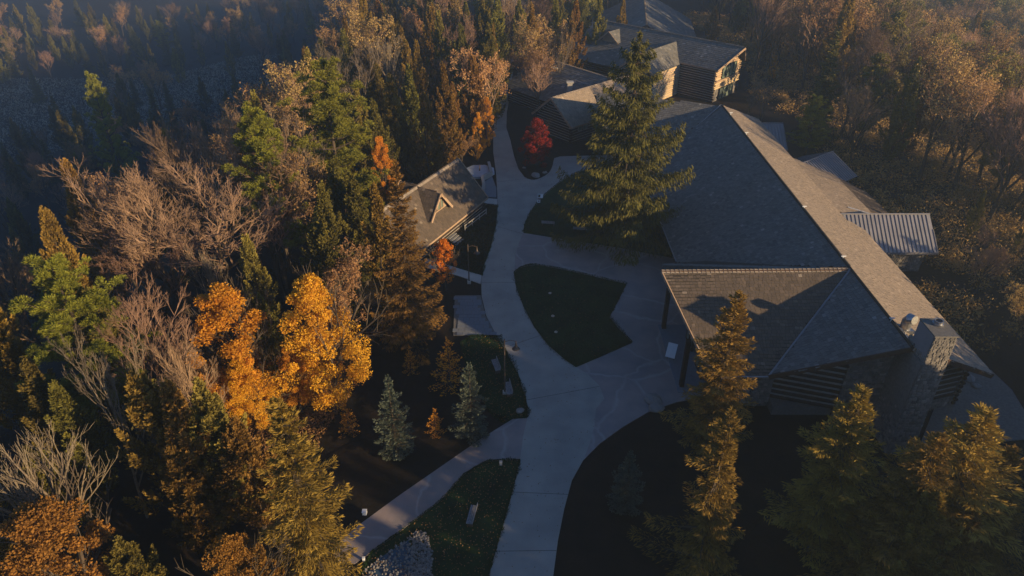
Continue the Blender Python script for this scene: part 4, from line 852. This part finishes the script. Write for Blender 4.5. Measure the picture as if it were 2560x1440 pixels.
# ---- the woods
clear = [[at(x, y, 0) for x, y in P] for P in (
 [(1205,150),(1255,150),(1240,400),(1244,560),(1210,610),(1060,640),(1062,700),(1000,800),(920,860),(870,1000),(800,1100),(760,1330),(500,1600),(2900,1700),(2900,1000),(2560,1000),(2480,900),(2300,640),(2340,560),(2150,410),(1990,300),(1880,240),(1870,80),(1600,-60),(1500,40),(1460,110),(1380,150),(1290,170)],
 [(860,350),(1060,320),(1238,330),(1260,520),(1225,640),(1060,660),(1020,720),(900,700)], [(1215,90),(1330,90),(1330,-150),(1200,-150)], [(1560,-120),(1740,-120),(1760,80),(1600,80)])]
hazeband = {}
def region(x, y):
    if x > 20: return 'right'
    if T(x, y) < -3 or y > 175: return 'valley'
    return 'left'
MIX = dict(right=(('bare',30),('tan',30),('olive',22),('cedarg',6),('cedar',7),('pine',4),('spruceg',1)), valley=(('bare',22),('cedarg',36),('spruceg',24),('tan',12),('birch',4),('pine',2)), left=(('cedar',38),('cedarg',32),('bare',14),('tan',14)))
LB = dict(right='in the hazy sunlit wood right of the long lodge', valley='in the blue shaded valley wood', left='in the mixed wood left of the cottage')
KN = dict(bare='bare brown tree', tan='half bare tan tree', olive='thin olive leafy tree', cedarg='olive conifer', cedar='bronzed conifer', pine='yellow green pine', spruceg='dark green spruce', orange='small orange tree', birch='pale stemmed bare tree')
cnt = 0
def visible(x, y, h=18):
    ok = False
    for z in (T(x, y), T(x, y)+h):
        d = y*math.cos(PITCH)+(CH-z)*math.sin(PITCH)
        if d <= 1: continue
        px = 1280+x/d*FPX; py = 720+((CH-z)*math.cos(PITCH)-y*math.sin(PITCH))/d*FPX
        if -260 < px < 2860 and -60 < py < 1560: ok = True
    return ok
SIGHT = [((1015,395,1250,625),91),((1690,60,1885,262),141),((1350,205,1510,335),118),((1975,375,2345,700),100)]
def blocks(x, y, h):
    for f in (.3, .6, .95):
        z = T(x, y)+h*f; d = y*math.cos(PITCH)+(CH-z)*math.sin(PITCH); px = 1280+x/d*FPX; py = 720+((CH-z)*math.cos(PITCH)-y*math.sin(PITCH))/d*FPX; q = 2.2/d*FPX
        for (a, b, c, e), Y_ in SIGHT:
            if y < Y_ and a-q < px < c+q and b-q*.5 < py < e: return True
    return False
def field(x, y): return x < -80-20*math.sin(y*.05) and y > 200 and y < 300
for it in range(30000):
    y = random.uniform(22, 400); x = random.uniform(-.80*y-36, .80*y+40)
    if any(inside((x, y), P) for P in clear): continue
    if field(x, y) and random.random() > .012 or (y > 330 and x > -60): continue
    if not visible(x, y): continue
    if -30 < x < 20 and y < 48: continue
    if 12 < x < 48 and y < 112: continue
    if -54 < x < -20 and 46 < y < 90 and random.random() < .93: continue
    dx_, dy_ = x-46, y-139; al = dx_*.857-dy_*.515
    if x > 44 and -4 < al < 70 and abs(dx_*.515+dy_*.857) < 10: continue
    if 36 < x < 56 and 112 < y < 147: continue
    rg = region(x, y); md = {'right': 4.4+y*.005, 'valley': 6.0+y*.010, 'left': 4.8}[rg]
    if min((px_-x)**2+(py_-y)**2 for px_, py_ in placed) < md*md: continue
    ks, ws = zip(*MIX[rg]); k = random.choices(ks, ws)[0]
    h = random.uniform(12, 19)*(.82 if rg == 'valley' else 1)*(1.1 if k in ('pine',) else 1)
    if x > 20 and y < 74: h = min(h, 12)
    elif rg == 'right': h = random.uniform(15, 22)
    if 42 < x < 60+(110-y)*.25 and y < 110: h = random.uniform(4, 8); k = random.choice(('tan','bare','cedarg'))
    if blocks(x, y, h): continue
    fill.append((tree(k, x, y, h, KN[k], KN[k]+'s '+LB[rg]), k, x, y, h)); cnt += 1
ZR = [((0,0,330,150),'by the hazy field'),((330,0,640,150),'high in the valley'),((0,150,330,420),'in the dark left valley'),((330,150,700,330),'behind the great bare crowns'),((640,0,960,180),'at the top left of centre'),((960,0,1290,180),'by the distant log house'),((0,420,260,800),'near the yellow green pine'),((260,330,700,640),'among the great bare crowns'),((700,180,1000,420),'below the tall vivid pine'),((1000,180,1290,420),'in the stand above the cottage'),((700,420,1080,760),'between maples and cottage'),((260,640,900,1000),'around the bright maples'),((0,800,400,1600),'at the lower left edge'),((400,900,1200,1600),'in the lower left hollow'),((1290,0,1620,200),'left of the far halls'),((1620,0,1900,200),'beyond the hazy hall'),((1900,0,2200,150),'behind the glazed log gable'),((1840,150,2080,420),'beside the far roof end'),((2200,0,2400,130),'in haze above the annexes'),((2400,0,2580,75),'at the top right corner'),((2400,75,2580,130),'just below the top right corner'),((2580,0,3200,330),'beyond the upper right edge'),((2080,150,2330,420),'beyond the skewed annex'),((2330,130,3000,330),'at the upper right edge'),((2330,330,3000,560),'right of the large annex'),((2080,400,2400,620),'close behind the large annex'),((2300,560,3000,1600),'right of the stone chimney')]
bk = {}
for o, k, x, y, h in fill:
    z = T(x, y)+h*.75; d = y*math.cos(PITCH)+(CH-z)*math.sin(PITCH); px = 1280+x/d*FPX; py = 720+((CH-z)*math.cos(PITCH)-y*math.sin(PITCH))/d*FPX
    zn = next((n for (a, b, c, e), n in ZR if a <= max(1, px) < c and b <= max(1, py) < e), 'in the wood')
    q = 'tall' if h > 16 else 'short' if h < 12 else 'medium'
    bk.setdefault((q, k, zn), []).append((px, py, o))
for key, L_ in list(bk.items()):
    if len(L_) > 9:
        L_.sort(key=lambda t: t[1]); m_ = -(-len(L_)//9) if len(L_) <= 27 else 3; del bk[key]
        for i, rn in enumerate(('upper row', 'lower row') if m_ == 2 else ('upper row', 'middle row', 'lower row')):
            S_ = L_[i*len(L_)//m_:(i+1)*len(L_)//m_]
            if S_: bk[(key[0], key[1], key[2]+', '+rn)] = S_
ORD = ['leftmost','second from left','third from left','fourth from left','fifth from left','sixth from left','seventh from left','eighth from left']+[w_+' from left' for w_ in 'ninth tenth eleventh twelfth thirteenth fourteenth fifteenth sixteenth seventeenth'.split()]
for (q, k, zn), L_ in bk.items():
    L_.sort(key=lambda t: t[0])
    for i, (px, py, o) in enumerate(L_):
        b_ = q+' '+KN[k]+' '+zn
        if len(L_) > 1 and len(L_) <= 17: b_ += ', '+(ORD[i] if i < len(L_)-1 else 'rightmost')
        o['label'] = b_
# unseen sunward trees outside the right edge, added to shade the plaza
for i in range(34):  # staggered row added to stop sun streaks across the plaza
    tree('cedar', 57+(i % 2)*4.2+random.uniform(-.6, .6), -9+i*1.25, random.uniform(15.6, 16.6), 'tall conifer in the wood beyond the right edge', 'trees beyond the right edge', i % 3, 1.35)
for it in range(9000):
    x = random.uniform(30, 106); y = random.uniform(-36, 60)
    if visible(x, y) or y > x*1.4-14 or (x < 38 and y > -5): continue
    if min((px_-x)**2+(py_-y)**2 for px_, py_ in placed) < 20: continue
    tree(random.choice(('spruce','cedar','spruceg','cedarg')), x, y, (random.uniform(10, 12.5) if y > 38 else random.uniform(12.5, 15) if y > 25 else random.uniform(15.5, 17.5) if x < 60 else random.uniform(17.5, 20)), 'tall conifer in the wood beyond the right edge', 'trees beyond the right edge')
print('forest', cnt, 'all', len(placed))
# ---- undergrowth, leaves, grass
def scatter(name, n, box, test, mt, l, wd, zf, label, up=.3, cl=None):
    P = []; 
    while len(P) < n:
        x = rng.uniform(box[0], box[1], n); y = rng.uniform(box[2], box[3], n)
        P += [(a, b, 0) for a, b in zip(x, y) if test(a, b)]
    P = np.array(P[:n]); P[:, 2] = np.array([T(a, b) for a, b in P[:, :2]])+zf+rng.uniform(0, l[1]*.3, n)
    A = rv(n); A[:, 2] = A[:, 2]*.4+up; V, F = leaves(P, A, rv(n), rng.uniform(*l, n), rng.uniform(*wd, n))
    tag(link(name, npmesh(name, V, F, np.clip(rng.normal(.45,.22,n),0,1), M[mt])), label, kind='stuff')
isl = [at(x, y) for x, y in ISL]; grp = [at(x, y) for x, y in GREY+[]]; lw2 = [at(x, y) for x, y in LWN2]; lw4 = [at(x, y) for x, y in LWN4]; lw5 = [at(x, y) for x, y in LWN5]; lw3 = [at(x,y) for x,y in LWN3]
scatter('grass', 30000, (-12, 22, 46, 90), lambda a, b: inside((a, b), isl) or inside((a, b), lw2) or inside((a,b), lw4), 'grass', (.12,.26), (.03,.06), .12, 'short dark grass on the lawns', .9)
scatter('fallen_leaves', 3000, (-14, 10, 25, 75), lambda a, b: inside((a, b), isl) and random.random() < .25 or inside((a, b), lw4) or inside((a, b), lw5), 'litter', (.09,.16), (.07,.12), .1, 'fallen leaves specking the lawns')
scatter('fallen_leaves', 700, (-14, 22, 28, 110), lambda a, b: inside((a, b), grp) and random.random() < .5, 'litter', (.07,.13), (.06,.1), .08, 'scattered leaves on the path and plaza')
scatter('leaf_litter', 26000, (-38, -6, 34, 66), lambda a, b: math.hypot(a+20, b-52) < random.uniform(3, 14) and not inside((a,b), clear[0]), 'litter', (.15,.28), (.12,.22), .03, 'orange leaf litter under the maples')
scatter('bank_plants', 9000, (-9, 0, 60, 92), lambda a, b: inside((a, b), lw3), 'shrub', (.15,.4), (.06,.14), .1, 'low brown plants on the bank beside the cottage', .7)
def edge_grass(polys, n):
    P = []
    for _ in range(n):
        pl = random.choice(polys); i = random.randrange(len(pl)); a, b = Vector(pl[i]), Vector(pl[i-1])
        if (a-b).length > 8 and random.random() < .5: pass
        q = a.lerp(b, random.random()); k = .16*random.gauss(0, 1)*(.5+.5*math.sin(q.x*3.1+q.y*2.3)); P.append((q.x+k, q.y+k*.7, .1+random.random()*.05))
    P = np.array(P); A = rv(n); A[:, 2] = abs(A[:, 2])+.4; V, F = leaves(P, A, rv(n), rng.uniform(.12,.28,n), rng.uniform(.03,.07,n))
    tag(link('edge_grass', npmesh('edge_grass', V, F, np.clip(rng.normal(.45,.22,n),0,1), M['grass'])), 'uneven grass creeping over the lawn edges', kind='stuff')
edge_grass([isl, lw2, lw4, lw5, lw3], 14000)
def shrubs(name, n, box, test, mt, r, per, label):
    C, tn = [], []
    k = 0
    while k < n:
        a, b = random.uniform(*box[:2]), random.uniform(*box[2:])
        if not test(a, b): continue
        q = random.uniform(*r); o = rv(per)*rng.uniform(.3, 1, per)[:, None]*q; o[:, 2] = abs(o[:, 2])*1.1
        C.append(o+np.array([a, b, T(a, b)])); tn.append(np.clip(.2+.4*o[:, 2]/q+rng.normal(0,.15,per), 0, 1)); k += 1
    C = np.concatenate(C); m_ = len(C); V, F = leaves(C, rv(m_), rv(m_), rng.uniform(.2,.5,m_), rng.uniform(.1,.25,m_))
    tag(link(name, npmesh(name, V, F, np.concatenate(tn), M[mt])), label, kind='stuff')
nc = lambda a, b: not any(inside((a, b), P) for P in clear)
shrubs('undergrowth', 2600, (43, 130, 35, 230), lambda a, b: a < .85*b+14 and (a > 52 or (a > 45 and 56 < b < 70) or (b > 114 and nc(a, b) and a > 46)), 'tan', (.8, 2.6), 80, 'brown undergrowth in the right hand wood')
shrubs('undergrowth', 700, (-110, -8, 40, 230), nc, 'shrub', (.6, 1.8), 90, 'dark undergrowth in the left hand wood')
scatter('field_grass', 36000, (-300, -60, 195, 305), field, 'fern', (.5,1.3), (.2,.5), 0, 'rough grass of the far hazy field', .8)
shrubs('field_shrubs', 260, (-260, -70, 195, 330), lambda a, b: True, 'shrub', (.8, 2.4), 60, 'scattered shrubs over the hazy field')
tp('spruce', 2545, 1110, 12, 'golden conifer cut by the right edge near the terrace', v=0, wid=1.5); tp('cedar', 2350, 1200, 12, 'golden conifer just right of the chimney foot', v=2, wid=1.4)
# ---- morning haze
m = MB(); m.abox(-720, 720, -620, 780, -45, 47); hz = m.build('haze', M['white']); tag(hz, 'thin blue morning haze filling the air', kind='stuff')
hm = bpy.data.materials.new('haze'); hm.use_nodes = True; t = hm.node_tree; t.nodes.clear()
pv = t.nodes.new('ShaderNodeVolumePrincipled'); mo = t.nodes.new('ShaderNodeOutputMaterial'); t.links.new(pv.outputs[0], mo.inputs['Volume'])
pv.inputs['Color'].default_value = (.62, .80, 1, 1); pv.inputs['Density'].default_value = .00074; pv.inputs['Anisotropy'].default_value = .45
hz.data.materials.clear(); hz.data.materials.append(hm)
